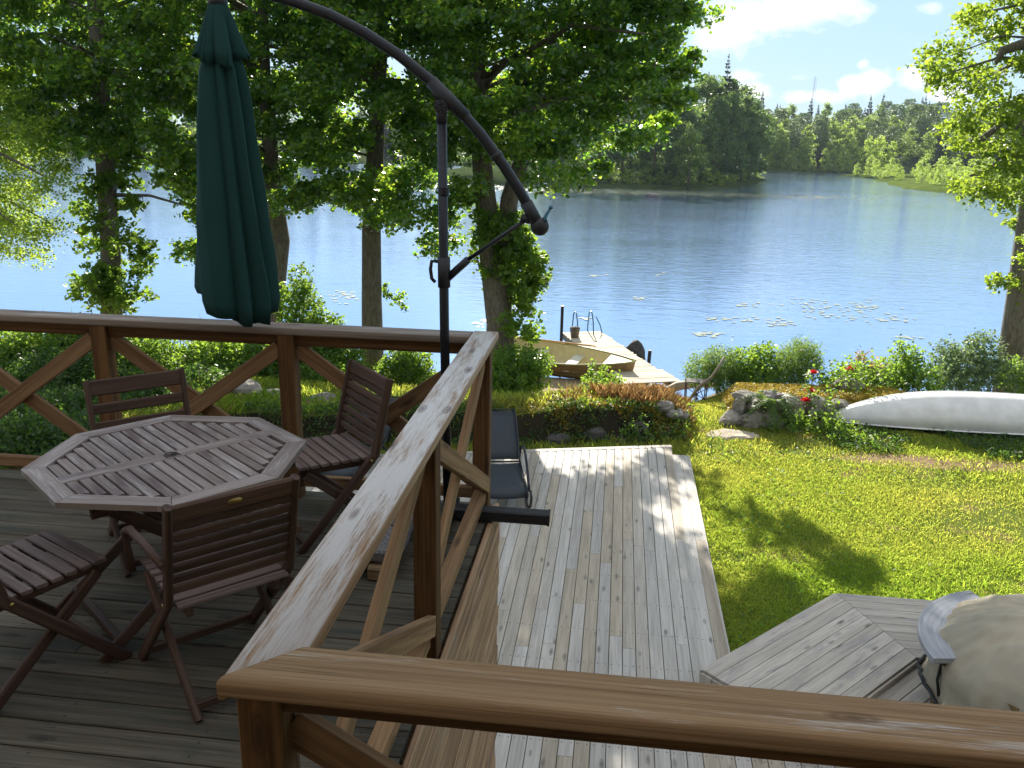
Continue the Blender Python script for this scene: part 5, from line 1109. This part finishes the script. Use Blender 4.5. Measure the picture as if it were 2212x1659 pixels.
for k in range(30):
    x = 22+34*(k+fr_.random()*.8)/30; y = 187+fr_.uniform(2, 6); s_ = fr_.choice([.45, .6, .8, 1.1, 1.25], p=[.3, .25, .2, .15, .1])
    put('shorebush%d' % (k % 3), 'shore_bush', 'bright green small tree standing at the far waterline', 'tree', x, y, ZW+.2, s_, 'small bright trees on the far waterline', fr_, sxy=.9)
for k in range(120):
    x = fr_.uniform(42.5, 70); y = fr_.uniform(120, 182)
    if x < 46 and y < 130 and fr_.random() < .3: continue
    s_ = fr_.uniform(.18, .42) if fr_.random() < .8 else fr_.uniform(.5, .75)
    put('shorebush%d' % (k % 3), 'meadow_bush', 'low green bush in the marshy meadow on the right', 'bush', x, y, ZW+.35, s_, 'bushes in the marshy meadow', fr_, sxy=1.15)
PEN = [(-20, 122, .95), (-14, 119, 1.0), (-9, 118, .9), (-4, 117, 1.0), (0, 116, .85), (4, 116, .95), (7.5, 116, .78), (10, 118, .7), (12, 121, .85), (14, 125, .95), (17, 132, .9), (19, 138, .85), (21, 146, .82), (18, 142, 1.05), (15, 135, 1.1), (11, 127, 1.12), (6, 124, 1.1), (1, 124, 1.1), (-5, 126, 1.1), (20.5, 152, .9), (17, 155, 1.1), (12, 140, 1.2), (3, 135, 1.15), (-10, 132, 1.15)]
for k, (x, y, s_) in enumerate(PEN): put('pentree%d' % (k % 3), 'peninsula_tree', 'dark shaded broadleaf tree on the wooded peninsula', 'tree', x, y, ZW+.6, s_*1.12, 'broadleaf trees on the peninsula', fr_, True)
for k in range(16):
    x = 22.3-31*k/16; y = (151-(22.3-x)*3.2 if x > 14 else 121-(14-x)*.85) if x > 6 else 114.5; put('shorebush%d' % (k % 3), 'peninsula_bush', 'low dark bush along the waterline of the peninsula', 'bush', x, y, ZW+.05, fr_.uniform(.35, .6), 'bushes on the peninsula waterline', fr_, sxy=1.6)
put('penspruce', 'spruce_tree', 'lone thin spruce rising above the peninsula trees', 'tree', 13.7, 130, ZW+.4, .98, None, fr_, True)
put('birch1', 'oak_tree', 'rounded light green tree at the front of the peninsula', 'tree', 8.2, 112.6, ZW+.2, .63, None, fr_, True, 1.35)

# ------------------------------------------------------------------ the house the terrace belongs to, unseen; added to cut sky light on deck
hs = thing('house', 'brown timber house wall behind the camera, unseen, added to block sky light', 'house', (0, -.6, ZL)); m = MB(); z = ZL+.1
M_house = wood('house_board', (.10, .088, .075), (.17, .15, .13), var=.2)
while z < 4.4: m.beam((-9, -.62, z), (9, -.62, z), .03, .20, ch=.004); z += .205
o = m.build('wall', M_house, hs); o.matrix_parent_inverse = Matrix.Translation(hs.location).inverted()
m = MB(); m.beam((-9.4, -.25, 4.55), (9.4, -.25, 4.55), 1.6, .12); o = m.build('roof_eave', M_house, hs); o.matrix_parent_inverse = Matrix.Translation(hs.location).inverted()

# ------------------------------------------------------------------ haze
hm = bpy.data.materials.new('haze'); hm.use_nodes = True; ht = hm.node_tree; ht.nodes.clear()
ho = N(ht, 'ShaderNodeOutputMaterial'); hv = N(ht, 'ShaderNodeVolumePrincipled', i_Density=.00024, i_Anisotropy=.0); hv.inputs['Color'].default_value = (.72, .86, 1.0, 1)
ht.links.new(hv.outputs[0], ho.inputs['Volume'])
hme = bpy.data.meshes.new('haze'); x0, x1, y0, y1, z0, z1 = -300, 380, -40, 520, -7, 40
hme.from_pydata([(x, y, z) for z in (z0, z1) for x, y in ((x0, y0), (x1, y0), (x1, y1), (x0, y1))], [], [(3, 2, 1, 0), (4, 5, 6, 7), (0, 1, 5, 4), (1, 2, 6, 5), (2, 3, 7, 6), (3, 0, 4, 7)])
hme.materials.append(hm); hob = bpy.data.objects.new('haze', hme); COL.objects.link(hob); tag(hob, 'thin summer haze over the lake', 'haze', kind='stuff')
